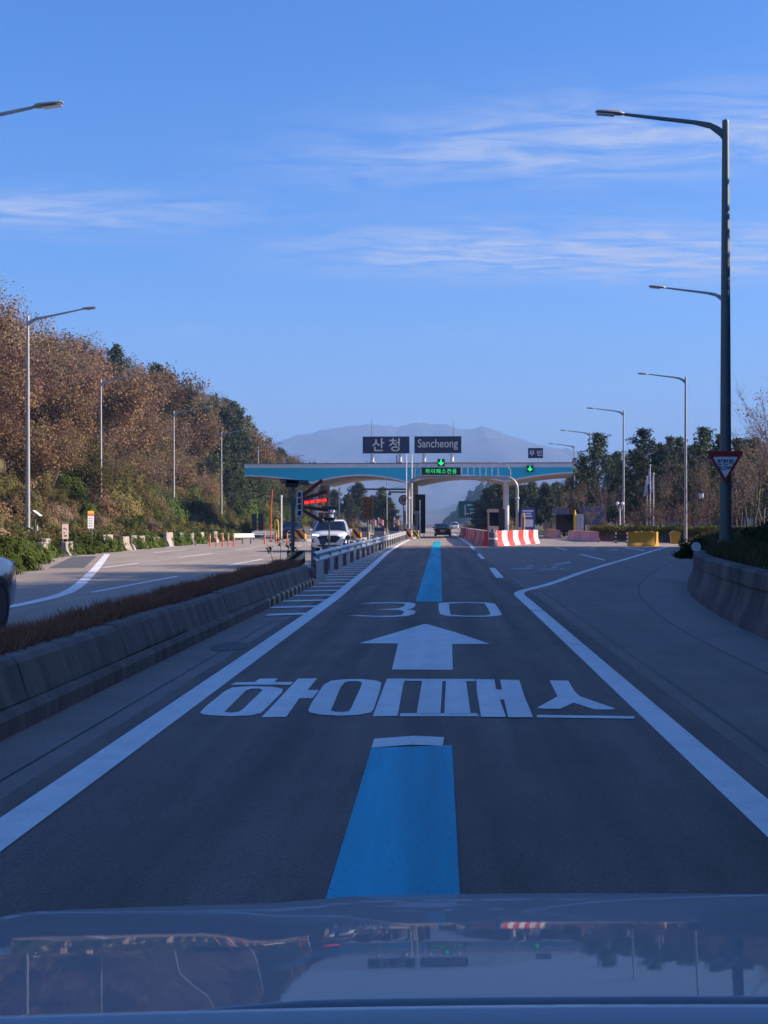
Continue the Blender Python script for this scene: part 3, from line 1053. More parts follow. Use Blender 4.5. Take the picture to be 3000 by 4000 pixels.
def shrub(name, label, cat, seed, rx, h, mat, n, size, group=None, stems=True):
    r = np.random.default_rng(seed)
    t = thing(name, label, cat, group=group)
    rg = random.Random(seed)
    m = MB()
    tips = []
    for k in range(9):
        a = rg.uniform(0, 6.28)
        rr = rx * rg.uniform(.1, .75)
        top = Vector((math.cos(a) * rr, math.sin(a) * rr, h * rg.uniform(.55, .98)))
        mid = top * .5 + Vector((rg.gauss(0, .1), rg.gauss(0, .1), .1))
        m.tube([(0, 0, -.25), mid, top], [.03, .02, .008], 4, cap=False)
        tips += [top, mid.lerp(top, .6)]
    m.build('stem', M['bark'], t)
    d = r.normal(size=(n, 3))
    d /= np.linalg.norm(d, axis=1)[:, None]
    d[:, 2] = np.abs(d[:, 2])
    rad = r.uniform(.35, 1, n) ** .45
    lump = 1 + .28 * np.sin(d[:, 0] * 5 + seed) * np.cos(d[:, 1] * 6 - seed) + .15 * np.sin(d[:, 2] * 9 + d[:, 0] * 7)
    C = d * (rad * lump)[:, None] * np.array([rx, rx, h * .9])
    leaves('foliage', C, size, M[mat], t, seed)
    return t


def gz_(x, y):
    return hgt(x, y)


rg = random.Random(11)
# ---- wooded hillside on the left
LH = 'hillside trees'
P_rus = [broadleaf('russet_tree', 'autumn tree full of rusty brown leaves on the hillside', 'tree', 30 + k, 7.6, 'leaf_russet', (7500, 5200, 3600, 6500)[k], (.20, .19, .18, .21)[k], .36, bark=('bark', 'bark', 'bark_pale', 'bark')[k], group=LH) for k in range(4)]
P_red = [broadleaf('russet_tree', 'autumn tree with dull red leaves on the hillside', 'tree', 41 + k, 7.2, 'leaf_red', 5200, .18, .36, group=LH) for k in range(2)]
P_tan = [broadleaf('tan_leaf_tree', 'thin autumn tree with pale tan leaves on the hillside', 'tree', 51 + k, 7.4, 'leaf_tan', 3000, .17, .32, bark='bark_pale', group=LH) for k in range(2)]
P_oli = [broadleaf('olive_leaf_tree', 'small tree with yellowish olive leaves on the lower hillside', 'tree', 61 + k, 5.2, 'leaf_olive', 7500, .17, .36, group=LH) for k in range(2)]
P_bar = [bare('bare_tree', 'leafless grey twiggy tree among the russet trees on the hillside', 'tree', 71 + k, 7.8, 700, group=LH) for k in range(2)]
P_pin = [pine('pine_tree', 'dark green pine standing among the russet hillside trees', 'tree', 81 + k, 8.5, group=LH) for k in range(2)]
U = {id(p): [False] for q in (P_rus, P_red, P_tan, P_oli, P_bar, P_pin) for p in q}


def put(ps, x, y, s, dz=0, label=None, group=None):
    p = rg.choice(ps)
    return place(p, U[id(p)], (x, y, gz_(x, y) - .1 + dz), rg.uniform(0, 6.28), (s * rg.uniform(.9, 1.1), s * rg.uniform(.9, 1.1), s), label, group)


y = 26.0
while y < 330:
    step = 4.2 if y < 130 else 5.6
    for dl in (10, 13.2, 16.6, 20.2, 24.2, 28.5, 33.5):
        yy = y + rg.uniform(-1.9, 1.9)
        x = lcx(yy) - dl + rg.uniform(-1.3, 1.3)
        if yy > 215:
            x -= 9
        if x < -.317 * yy - 4.5 or (y > 200 and dl in (13.2, 20.2)):
            continue
        pick = rg.random()
        cl = nz(x, yy, .045, 9)
        if yy > 175 and dl < 24:
            kind = P_pin if pick < .62 else P_rus
        elif pick < (.30 if dl > 22 else .17):
            kind = P_bar
        elif dl > 15 and pick < (.36 if dl > 22 else .24):
            kind = P_pin
        elif dl < 14 and pick < .5:
            kind = P_oli
        elif cl > .18:
            kind = P_red if pick < .6 else P_rus
        elif cl < -.2:
            kind = P_tan if pick < .5 else P_rus
        else:
            kind = P_rus if pick < .75 else P_tan
        put(kind, x, yy, rg.uniform(.95, 1.35) * (.7 if dl < 12 else 1) * (.8 if kind is P_pin and dl > 15 and yy < 150 else 1))
    y += step

# ---- shrubs on the lower bank
BK = 'shrubs on the lower bank'
S_br = [shrub('brown_shrub', 'dry brown shrub on the grassy bank below the trees', 'shrub', 101 + k, 1.5, 1.9, 'leaf_tan', 2600, .15, BK) for k in range(2)]
S_gr = [shrub('green_shrub', 'leafy green shrub on the grassy bank below the trees', 'shrub', 111 + k, 1.4, 1.8, 'leaf_green', 3000, .15, BK) for k in range(2)]
S_ol = [shrub('olive_shrub', 'olive green shrub on the grassy bank below the trees', 'shrub', 121 + k, 1.5, 2.0, 'leaf_olive', 2800, .15, BK) for k in range(2)]
S_ru = [shrub('russet_shrub', 'rusty leaved shrub on the grassy bank below the trees', 'shrub', 125 + k, 1.5, 2.2, 'leaf_russet', 2600, .15, BK) for k in range(2)]
for q in (S_br, S_gr, S_ol, S_ru):
    for p in q:
        U[id(p)] = [False]
y = 34.0
while y < 215:
    for dl in (2.6, 5.2, 7.6, 9.8, 12.2, 14.6):
        yy = y + rg.uniform(-1.4, 1.4)
        x = lcx(yy) - dl + rg.uniform(-.8, .8)
        if x < -.317 * yy - 3 or (dl < 4 and rg.random() < .5):
            continue
        pk = rg.random()
        big = 1.0
        if yy > 98:
            kind = S_gr if pk < .5 else S_ol if pk < .85 else S_ru
            big = 1.55 if dl > 7 else 1.0
        elif dl < 6:
            kind = S_gr if pk < .45 else S_ol if pk < .75 else S_br
        else:
            kind = S_br if pk < .35 else S_ol if pk < .65 else S_ru if pk < .88 else S_gr
        put(kind, x, yy, rg.uniform(.55, 1.1) * (.6 if dl < 6 else 1) * big)
    y += 3.0

# ground cover of leaves and dry stalks on both banks
r_ = np.random.default_rng(5)
pts, wts = [], []
for k in range(46000):
    yy = 30 + 120 * rg.random() ** 1.3
    x = lcx(yy) - .45 - 11 * rg.random() ** 1.2
    if x < -.317 * yy - 2:
        continue
    pts.append((x, yy, gz_(x, yy) + .04 + rg.random() ** 2 * .55 * (.5 + nz(x, yy, .4))))
gc = leaves('ground_cover', np.array(pts), .17, M['leaf_olive'], None, 6)
tag(gc, 'tangle of low leaves and dry weeds covering the left bank', 'ground cover', kind='stuff')
pts = []
for k in range(26000):
    yy = 12 + 82 * rg.random() ** 1.1
    x = rcx(yy) + .45 + 9 * rg.random() ** 1.5
    if x > .25 * yy + 3:
        continue
    pts.append((x, yy, max(gz_(x, yy), lerp([(0, .3), (.44, .8), (1.2, .9), (2.6, 1.0), (3.4, 1.08), (3.5, 0)], x - rcx(yy)) if yy < 36 else lerp([(0, .0), (.44, .3), (1.2, .62), (2.6, 1.0), (3.4, 1.08), (3.5, 0)], x - rcx(yy)))))
gc = blades('bank_grass', np.array(pts), .28, M['grass_dull'], .016, .5, 8)
tag(gc, 'dull uncut grass on the bank behind the curved wall', 'grass', kind='stuff')

# ---- trees on the bank to the right of the road: they stand between the sun and the road
RB = 'evergreen trees on the near bank'
P_eve = [broadleaf('evergreen_tree', 'dense dark evergreen tree on the bank behind the curved wall', 'tree', 131 + k, 8.6, 'leaf_ever', 15000, .26, .62, group=RB, rad=.17) for k in range(2)]
for p in P_eve:
    U[id(p)] = [False]
y = -32.0
while y < 84:
    for k, off in enumerate((10.4, 12.8, 15.6)):
        yy = y + rg.uniform(-.9, .9) + k * 1.1
        if yy > 84:
            continue
        x = .236 * max(yy, 14) + off + rg.uniform(-.6, .6) + (0 if yy > 14 else -1)
        put(P_eve, x, yy, rg.uniform(1.0, 1.2))
    y += 3.3

# ------------------------------------------------------------------ lettering
def text(body, size, parent, name, mat, loc, extrude=.01, offset=0.0, sx=1.0, rz=0, align='CENTER', line=1.0, space=1.0):
    c = bpy.data.curves.new('tmp', 'FONT')
    c.body = body
    c.size = size
    c.extrude = extrude
    c.offset = offset
    c.align_x = align
    c.align_y = 'CENTER'
    c.space_line = line
    c.space_character = space
    c.resolution_u = 3
    t = bpy.data.objects.new('tmp', c)
    COL.objects.link(t)
    bpy.context.view_layer.update()
    me = bpy.data.meshes.new_from_object(t.evaluated_get(bpy.context.evaluated_depsgraph_get()))
    bpy.data.objects.remove(t)
    bpy.data.curves.remove(c)
    me.name = name
    me.transform(Matrix.Diagonal((sx, 1, 1, 1)))
    me.transform(Matrix.Rotation(R(90), 4, 'X'))
    xs = [v.co for v in me.vertices]
    cx = (min(v.x for v in xs) + max(v.x for v in xs)) / 2
    cz = (min(v.z for v in xs) + max(v.z for v in xs)) / 2
    me.transform(Matrix.Translation((-cx, 0, -cz)))
    me.materials.clear()
    me.materials.append(mat)
    o = bpy.data.objects.new(name, me)
    COL.objects.link(o)
    o.parent = parent
    o.location = loc
    o.rotation_euler = (0, 0, rz)
    return o


# ------------------------------------------------------------------ street lamps
def lamp(H, arm, rise, mat, rad=.125):
    t = thing('street_lamp', 'x', 'street lamp', group='street lamps along the toll plaza')
    m = MB()
    m.tube([(0, 0, -.6), (0, 0, H * .5), (0, 0, H)], [rad, rad * .78, rad * .55], 12)
    m.lathe([(.001, H), (rad * .55, H + .0), (rad * .5, H + .05), (.001, H + .08)], 12)
    m.build('pole', mat, t, sm=True)
    MB().box((0, 0, .04), (.42, .42, .05)).box((0, -rad - .008, .95), (.13, .02, .34)).build('base_plate', mat, t)
    a0 = arm * .12
    pts = [(0, H - .42), (a0 * .35, H - .24), (a0, H - .08), (a0 * 2, H + .0), (arm * .5, H + rise * .45), (arm * .78, H + rise * .95)]
    hw = [.16, .13, .085, .06, .05, .038]
    rings = []
    for (x, z), h in zip(pts, hw):
        rings.append([(x, -.035, z - h), (x, .035, z - h), (x, .035, z + h * .8), (x, -.035, z + h * .8)])
    MB().loft(rings).build('arm', mat, t, bev=.01)
    x0, z0 = arm * .78, H + rise * .95
    x1, z1 = arm, H + rise * 1.22
    hd = []
    for u, wd, th in ((0, .05, .035), (.08, .10, .07), (.2, .14, .085), (.6, .15, .075), (.93, .13, .05), (1, .06, .025)):
        x, z = x0 + (x1 - x0) * u, z0 + (z1 - z0) * u
        hd.append([(x, wd * math.cos(a), z + th * math.sin(a) * (1 if math.sin(a) > 0 else .45)) for a in [k * math.pi / 6 for k in range(12)]])
    h = MB().loft(hd).build('lamp_head', M['polegrey'], t, sm=True)
    MB().box(((x0 + x1 * 1.4) / 2.4 + .05, 0, (z0 + z1) / 2 - .045), ((x1 - x0) * .62, .2, .02), ry=-math.atan2(z1 - z0, x1 - x0)).build('lens', M['lamp_glass'], h)
    return t


L_l = lamp(10.8, 3.5, .42, M['polegrey'])
L_r = lamp(12.0, 3.45, .24, M['polegrey'])
L_d = lamp(11.0, 3.4, .22, M['poledark'], .165)
ul, ur, ud = [False], [False], [False]
SG = 'street lamps along the toll plaza'
for x, y, lb in ((-13.1, 35.4, 'grey street lamp at the left kerb with its arm over the oncoming lanes'),
                 (-21, 70.8, 'grey street lamp on the bank beside the solar panel device'), (-24.9, 102, 'grey street lamp on the bank behind the yellow topped notice'),
                 (-25.1, 131, 'grey street lamp on the bank with the small blue plate'), (-25.4, 161.5, 'grey street lamp on the bank behind the orange posts'),
                 (-25, 191, 'grey street lamp rising behind the left end of the toll canopy'), (-25.3, 225, 'small far street lamp rising behind the toll canopy roof')):
    z = max(0, 12.0 - 10.8 if y > 40 else .9)
    place(L_l, ul, (x, y, z), 0, 1, lb, SG)
place(L_d, ud, (7.47, 36.3, .98), math.pi, 1, 'thick dark lamp pole carrying the triangular slow sign', SG)
for x, y, lb in ((12.98, 63.3, 'street lamp on the bank hidden in part by the dark sign pole'), (17.7, 100, 'tall grey street lamp beside the brown grit box'),
                 (17.2, 130, 'grey street lamp beside the hedge and yellow barriers'), (17.4, 161, 'grey street lamp in front of the cedars'), (18.2, 188, 'far grey street lamp beside the right end of the canopy')):
    place(L_r, ur, (x, y, max(0, gz_(x, y))), math.pi, (1, 1, 1 - max(0, gz_(x, y)) / 12), lb, SG)
for x, y, rz, lb in ((-8.0, 210, 0, 'small lamp post left of the road beyond the toll gate'), (-9.0, 275, 0, 'tiny lamp post far down the left of the road'), (7.6, 236, math.pi, 'small lamp post right of the road beyond the toll gate')):
    place(L_l, ul, (x, y, 0), rz, .8, lb, SG)

# triangular slow sign, fixed to the dark pole
ts = thing('triangular_sign', 'red bordered triangular sign reading SLOW on the dark lamp pole', 'road sign', (7.42, 36.08, 2.85))
def tri(s, rnd=.05):
    h = s * .866
    v = [Vector((-s / 2, h * .62)), Vector((s / 2, h * .62)), Vector((0, -h * .38 - .0))]
    o = []
    for i in range(3):
        p, a, b = v[i], v[i - 1], v[(i + 1) % 3]
        for t in (0, .5, 1):
            q = p + ((a - p).normalized() * (1 - t) + (b - p).normalized() * t) * rnd
            if t == .5:
                q = q.lerp(p, .35)
            o.append((q.x, q.y))
    return o
MB().prism(tri(.97), 0, .012, 'XZ').build('plate', M['sign_red'], ts)
MB().prism([(x, z + .028) for x, z in tri(.64, .03)], -.004, -.001, 'XZ').build('white_field', M['white_letter'], ts)
text('천천히', .16, ts, 'lettering', M['navy'], (-.005, -.007, .235), .002, .004)
text('SLOW', .13, ts, 'lettering', M['navy'], (0, -.007, .085), .002, .004)
m = MB()
for z in (.25, .02):
    m.box((.05, .05, z), (.36, .05, .04))
m.build('clamp', M['galv'], ts)
ts.rotation_euler = (0, 0, R(-4))

# round reflector on the wall end
dl_ = thing('round_delineator', 'white round reflector on top of the curved wall end', 'delineator', (6.13, 33.2, .83))
MB().lathe([(.001, -.01), (.115, -.01), (.115, .01), (.001, .01)], 24, (0, 0, .1), 'Y').build('reflector', M['white'], dl_)
MB().box((0, .02, 0), (.03, .02, .12)).build('bracket', M['galv'], dl_)

# ------------------------------------------------------------------ steel safety rail
gr = thing('safety_rail', 'galvanised steel safety rail running from the median to the toll island', 'guardrail', (-3.36, 38, 0))
prof = [(.0, .43), (.012, .44), (.075, .475), (.085, .50), (.075, .525), (.012, .57), (.0, .59), (.012, .61), (.075, .655), (.085, .68), (.075, .705), (.012, .74), (0, .75)]
prof2 = [(u - .012, v) for u, v in reversed(prof)]
def railx(y):
    return lerp([(36, -3.36), (60, -3.35), (100, -3.27), (130, -3.2)], y)
y = 36.2
while y < 127:
    yb = min(y + 4.0, 128)
    MB().loft([[(railx(q) + u + .06, q, v) for u, v in prof + prof2] for q in (y, yb + .02)]).build('rail_beam', M['galv'], gr, world=True, sm=True, sharp=60)
    MB().lathe([(.07, -.05), (.07, .78), (.06, .80), (.001, .80)], 12, (railx(y + 1) - .02, y + 1, 0)).build('post', M['postgrey'], gr, world=True, sm=True)
    m = MB().box((railx(y + 1) + .115, y + 1, .59), (.05, .1, .24))
    m.build('spacer', M['galv'], gr, world=True)
    m = MB()
    for dy in (-.12, .12):
        for dz in (.5, .68):
            m.box((railx(y) + .148, y + 4 + dy, dz), (.012, .035, .022))
    m.build('bolt', M['postgrey'], gr, world=True)
    y += 4.0
bd = MB().box((-3.73, 36.05, .53), (.47, .06, .52)).build('end_board', M['bumpstripe'], gr, world=True, bev=.01)
# rail on the far side of the median, turned towards the oncoming lanes
y = 37
for k in range(3):
    pass


def round_del(x, y, z, label):
    t = thing('round_delineator', label, 'delineator', (x, y, z), group='round delineators on the safety rail')
    MB().lathe([(.001, -.008), (.10, -.008), (.10, .008), (.001, .008)], 20, (0, 0, .22), 'Y').build('reflector', M['postgrey'], t)
    MB().tube([(0, 0, -.05), (0, 0, .14)], .03, 8).build('stem', M['postgrey'], t)
round_del(-3.42, 40.6, .74, 'small round delineator on the rail beside the red light fan')
round_del(-3.4, 51.2, .74, 'small round delineator on the rail below the white car')


# ------------------------------------------------------------------ red light fan on a pole
fan = thing('warning_light_fan', 'pole with a fan of red light bars and a solar panel', 'warning light', (-4.15, 39.2, 0))
MB().tube([(0, 0, -.05), (0, 0, 2.1)], .055, 10).tube([(.01, 0, 2.05), (.01, 0, 2.62)], .022, 8).build('pole', M['postgrey'], fan, sm=True)
MB().box((.03, 0, 2.08), (.22, .14, .12)).build('bracket', M['postgrey'], fan)
MB().prism([(.11, 1.66), (.28, 1.66), (.28, 2.36), (.25, 2.43), (.195, 2.455), (.14, 2.43), (.11, 2.36)], -.08, .06, 'XZ').build('controller_box', M['galv'], fan, bev=.01)
for k in range(4):
    MB().box((.195, -.085, 1.78 + k * .175), (.09, .012, .135)).build('box_window', M['blackled' if k < 2 else 'redbar'], fan)
for ang, on, ln, z0 in ((38, 0, .70, 2.28), (17, 0, .71, 2.18), (7, 1, .71, 2.07), (-8, 0, .72, 1.96), (-31, 0, .66, 1.87)):
    c, s_ = math.cos(R(ang)), math.sin(R(ang))
    b = MB().box((.29 + c * ln / 2, -.03 - (.004 if on else .02 * abs(ang) / 33), z0 + s_ * ln / 2), (ln, .035, .098), ry=-R(ang)).build('light_bar', M['redbar'], fan)
    if on:
        for k in range(4):
            u = .11 + k * .165
            MB().box((.29 + c * u, -.056, z0 + s_ * u), (.13, .012, .07), ry=-R(ang)).build('lit_segment', M['ledred'], b)
MB().box((.05, 0, 2.66), (.82, .5, .025), ry=R(4), rx=R(-12)).build('solar_panel', M['solar'], fan)
MB().box((-.03, .02, 2.57), (.34, .26, .12)).build('battery_box', M['black'], fan)

sl = thing('solar_beacon', 'thin pole with small solar panel and black lamp box by the rail', 'beacon', (-3.52, 44.2, 0))
MB().tube([(0, 0, -.05), (0, 0, 1.98)], .024, 8).build('pole', M['postgrey'], sl)
MB().box((.0, -.01, 1.62), (.33, .07, .11)).build('lamp_box', M['black'], sl)
MB().box((.0, 0, 1.98), (.46, .34, .02), rx=R(-14), ry=R(5)).build('solar_panel', M['solar'], sl)
MB().lathe([(.001, .0), (.08, .0), (.07, .07), (.001, .11)], 12, (.06, 0, 1.68)).build('beacon_dome', M['lamp_glass'], sl)

# brown photo-enforcement board
bs = thing('brown_board', 'brown board with vertical lettering on a post by the rail', 'road sign', (-4.55, 88, 0))
MB().tube([(0, 0, -.05), (0, 0, 2.0)], .05, 8).build('post', M['postgrey'], bs)
MB().box((0, -.07, 2.42), (.62, .06, 1.45)).build('panel', M['brown_sign'], bs)
for x, w_ in ((-.14, '위반차량'), (.14, '사진촬영')):
    text('\n'.join(w_), .29, bs, 'lettering', M['brown_dark'], (x, -.104, 2.42), .004, .008, line=1.05)

# ------------------------------------------------------------------ toll gate canopy
YAW = math.atan2(-2.5, 33.)
tg = thing('toll_canopy', 'wide turquoise and white toll gate canopy with arched underside', 'toll gate', (-3.2, 139, 0), YAW)
XL, XR = -16.55, 16.45          # along the canopy
TOP, DEP = 7.5, 15.0
COLX = (-9.6, .05, 9.8)


def under(x):
    """height of the lower fascia edge"""
    e = [(XL, 6.2), (COLX[0] - 1.6, 5.75), (COLX[0], 5.5)]
    if x <= COLX[0]:
        t = (x - XL) / (COLX[0] - XL)
        return 6.25 - .75 * t ** 1.7
    if x >= COLX[2]:
        t = (XR - x) / (XR - COLX[2])
        return 6.45 - .85 * t ** 1.7
    a, b = (COLX[0], COLX[1]) if x < COLX[1] else (COLX[1], COLX[2])
    t = (x - a) / (b - a) * 2 - 1
    return 5.55 + .72 * (1 - abs(t) ** 1.8)


xs = sorted(set([XL + (XR - XL) * k / 72 for k in range(73)] + list(COLX)))
MB().prism([(XL, TOP - .45), (XR, TOP - .45)] + [(x, under(x) + .1) for x in reversed(xs)], 0, .12, 'XZ').build('blue_fascia', M['fascia_blue'], tg)
MB().b2(XL - .03, XR + .03, -.06, .16, TOP - .45, TOP - .06).build('white_band', M['white'], tg)
MB().b2(XL - .06, XR + .06, -.1, DEP + .1, TOP - .06, TOP + .03).build('roof_cap', M['roofgrey'], tg)
MB().loft([[(x, -.05, under(x) - .02), (x, .16, under(x) - .02), (x, .16, under(x) + .12), (x, -.05, under(x) + .12)] for x in xs]).build('arch_trim', M['white'], tg)
for a, b in ((XL, COLX[0]), (COLX[0], COLX[1]), (COLX[1], COLX[2]), (COLX[2], XR)):
    q = [x for x in xs if a - .001 <= x <= b + .001]
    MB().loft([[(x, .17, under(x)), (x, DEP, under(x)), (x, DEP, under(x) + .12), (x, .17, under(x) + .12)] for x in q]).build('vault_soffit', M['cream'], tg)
MB().b2(XL, XL + .1, .17, DEP, 6.35, TOP - .07).build('side_fascia', M['fascia_blue'], tg)
MB().b2(XR - .1, XR, .17, DEP, 6.55, TOP - .07).build('side_fascia', M['fascia_blue'], tg)
MB().prism([(XL, TOP - .07), (XR, TOP - .07)] + [(x, under(x) + .13) for x in reversed(xs)], DEP - .1, DEP, 'XZ').build('rear_fascia', M['fascia_blue'], tg)
for a, b in ((COLX[0], COLX[1]), (COLX[1], COLX[2]), (COLX[2], XR)):
    for f in (.3, .72):
        x = a + (b - a) * f
        MB().box((x, 4.0, under(x) - .05), (.16, 2.6, .09)).build('soffit_light', M['white'], tg)
for cx in COLX:
    for cy in (1.6, 11.5):
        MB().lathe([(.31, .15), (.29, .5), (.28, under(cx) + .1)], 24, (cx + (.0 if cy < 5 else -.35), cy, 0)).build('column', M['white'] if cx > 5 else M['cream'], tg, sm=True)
for x in (-14.2, -12.4, -10.6, -8.2, -4.2, 13.0):
    MB().tube([(x, .2, TOP), (x, .2, TOP + .22 + .1 * random.random())], .03, 6).build('roof_stub', M['postgrey'], tg)
MB().tube([(-1.15, .3, TOP), (-1.15, .3, TOP + .85)], .05, 8).build('roof_stub', M['postgrey'], tg)


def canopy_pt(x, y, z):
    v = Matrix.Rotation(YAW, 3, 'Z') @ Vector((x, y, z))
    return (v.x - 3.2, v.y + 139, z)


def roofsign(xc, body, size, label, off, sx):
    t = thing('roof_sign', label, 'sign', canopy_pt(xc, .6, TOP + .03), YAW)
    MB().b2(-2.36, 2.36, -.15, .1, .98, 2.68).build('panel', M['navy'], t, bev=.02)
    for x in (-1.4, 1.42):
        p = MB().lathe([(.17, .0), (.17, .8), (.20, 1.0)], 14, (x, .0, 0)).build('support_post', M['white'], t, sm=True)
        MB().prism([(x - .32, 0), (x + .32, 0), (x + .2, .16), (x - .2, .16)], -.25, .25, 'XZ').build('foot', M['white'], p)
    text(body, size, t, 'lettering', M['silver_letter'], (0, -.2, 1.84), .05, off, sx)
    return t


roofsign(-2.25 + .0, '산 청', 1.42, 'navy roof sign with two large grey Korean characters', .016, 1.0)
roofsign(2.98, 'Sancheong', 1.18, 'navy roof sign reading Sancheong in grey letters', .008, .80)
for xc in (-3.95, 4.4):
    t = thing('lightning_rod', 'thin lightning rod rising behind the navy roof signs', 'lightning rod', canopy_pt(xc, 2.4, TOP + .03), YAW, 'lightning rods on the canopy roof')
    MB().tube([(0, 0, 0), (0, 0, 3.2), (0, 0, 4.75)], [.04, .03, .012], 6).build('rod', M['postgrey'], t)
    MB().box((0, 0, .04), (.2, .2, .08)).build('base', M['postgrey'], t)
t = thing('small_roof_sign', 'small navy roof sign reading two white Korean characters', 'sign', canopy_pt(12.75, .4, TOP + .03), YAW)
MB().b2(-.74, .74, -.06, .06, .45, 1.45).build('panel', M['navy'], t)
for x in (-.5, .45):
    MB().tube([(x, .0, 0), (x, .0, .5)], .03, 6).build('support_post', M['galv'], t)
text('무 인', .62, t, 'lettering', M['white_letter'], (0, -.08, .95), .012, .012)

# ------------------------------------------------------------------ lane gantry with displays
gy_ = 131.0
ga = thing('sign_gantry', 'grey tubular overhead gantry across the express lane', 'gantry', (-2.95, gy_, 0))
def arc(x0, x1, z, r, n=7):
    p = [(x0, 0, .0), (x0, 0, z - r)]
    for k in range(1, n):
        a = math.pi * k / n / 2
        p.append((x0 + r * (1 - math.cos(a)), 0, z - r + r * math.sin(a)))
    q = [(x1 - (a[0] - x0), 0, a[2]) for a in reversed(p)]
    return p + q
WX = 10.25
MB().tube(arc(0, WX, 5.85, 1.15), .15, 12).build('main_tube', M['polegrey'], ga, sm=True)
MB().tube([(.55, -.05, 5.6), (.6, -.05, 6.6), (.95, -.05, 7.1), (1.6, -.05, 7.2), (8.4, -.05, 7.2), (9.2, -.05, 7.02), (9.6, -.05, 6.5), (9.65, -.05, 5.55)], .05, 8).build('upper_rail', M['polegrey'], ga, sm=True)
for k in range(13):
    x = 1.6 + k * .57
    MB().tube([(x, -.05, 5.9), (x, -.05, 7.2)], .028, 6).build('rail_upright', M['galv'], ga)
for x in (0, WX):
    MB().lathe([(.24, 0), (.24, .05), (.17, .06), (.17, .3)], 14, (x, 0, 0)).build('flange', M['galv'], ga)
    MB().lathe([(.19, 3.75), (.22, 3.8), (.22, 3.9), (.19, 3.95)], 14, (x, 0, 0)).build('collar', M['galv'], ga)
t = thing('lane_display', 'black display with green Korean text on the overhead gantry', 'display', (.12, gy_ - .28, 6.38))
MB().b2(-1.92, 1.92, -.16, .14, -.42, .42).build('housing', M['galv'], t)
MB().b2(-1.82, 1.82, -.19, -.162, -.34, .34).build('screen', M['blackled'], t)
text('하이패스전용', .50, t, 'lettering', M['ledgreen'], (0, -.2, 0), .004, -.004, 1.0, space=1.18)


def arrow_box(x, y, z, s, label, group):
    t = thing('arrow_signal', label, 'signal', (x, y, z), group=group)
    MB().b2(-s, s, -.1, .1, -s, s).build('housing', M['black'], t)
    k = s
    MB().prism([(-.2 * k, .85 * k), (.2 * k, .85 * k), (.2 * k, -.05 * k), (.72 * k, .18 * k), (.72 * k, -.2 * k), (0, -.82 * k), (-.72 * k, -.2 * k), (-.72 * k, .18 * k), (-.2 * k, -.05 * k)], -.125, -.105, 'XZ').build('arrow', M['ledgreen'], t)
arrow_box(.12, gy_ - .1, 7.2, .34, 'black signal with a green down arrow above the lane display', 'green arrow signals')
p_ = canopy_pt(12.2, -.22, 6.9)
arrow_box(*p_, .31, 'black signal with a green down arrow on the blue fascia', 'green arrow signals')
for x, z0, z1, yq, lb in ((-3.17, 3.0, 8.05, 131.8, 'short bright white antenna pole beside the gantry'), (-2.65, .1, 8.05, 132.1, 'tall bright white antenna pole beside the gantry')):
    t = thing('antenna_pole', lb, 'pole', (x, yq, 0), group='white antenna poles')
    MB().tube([(0, 0, 0), (0, 0, z0)], .06, 8).tube([(0, 0, z0), (0, 0, z1)], .05, 8).build('pole', M['white'], t, sm=True)
    MB().box((.0, -.1, 1.15), (.3, .2, .5)).build('equipment_box', M['galv'], t)
    MB().box((0, 0, .04), (.3, .3, .08)).build('base_plate', M['galv'], t)

# camera gantry over the oncoming lane
cg = thing('camera_gantry', 'thin dark frame with hanging cameras over the oncoming lane', 'gantry', (-9.4, 141.4, 0))
MB().tube([(0, 0, 0), (0, 0, 4.3), (.2, 0, 4.75), (.7, 0, 4.95), (6.0, 0, 4.95)], .09, 8).build('frame', M['postgrey'], cg, sm=True)
for x in (.9, 4.3):
    c = MB().box((x, -.1, 4.45), (.3, .5, .25)).build('camera', M['postgrey'], cg)
    MB().box((x, -.1, 4.72), (.06, .06, .42)).build('hanger', M['postgrey'], c)

# ------------------------------------------------------------------ islands, bumpers, booths
def island(x, y0, y1, wd, label, stripe, h=.95, bw=.72, nose=True):
    t = thing('toll_island', label, 'island', (x, y0, 0), group='toll islands')
    MB().prism([(-wd / 2, .5), (-wd / 3, .12), (0, 0), (wd / 3, .12), (wd / 2, .5), (wd / 2, y1 - y0), (-wd / 2, y1 - y0)], 0, .2, 'XY').build('kerb', M['concrete_light'], t, bev=.02)
    if nose:
        MB().prism([(-bw / 2, 0), (bw / 2, 0), (bw / 2 * .96, h * .75), (bw / 2 * .8, h), (-bw / 2 * .8, h), (-bw / 2 * .96, h * .75)], .25, 1.3, 'XZ').build('bumper', [stripe], t, bev=.03)
    return t


island(-11.35, 112, 160, 1.7, 'toll island with orange and black bumper next to the ticket booth', M['bumpstripe2'], .98, .95)
island(-7.25, 120, 160, 1.3, 'toll island with orange and black bumper behind the white car', M['bumpstripe2'], .98, .85)
island(-3.0, 128.2, 165, 1.5, 'toll island with orange and black bumper at the end of the safety rail', M['bumpstripe2'], .98, .74)
island(6.9, 128, 165, 1.8, 'toll island behind the red and white barriers', M['bumpstripe3'], .9, .8)
t = thing('striped_bollard_block', 'low yellow and black striped block beside the express lane island', 'bumper', (-2.35, 133.5, .0))
MB().b2(-.32, .32, -.2, 5.5, 0, .78).build('block', M['bumpstripe3'], t, bev=.05)
MB().b2(-.38, .38, -.3, 5.6, 0, .2).build('plinth', M['concrete_light'], t)


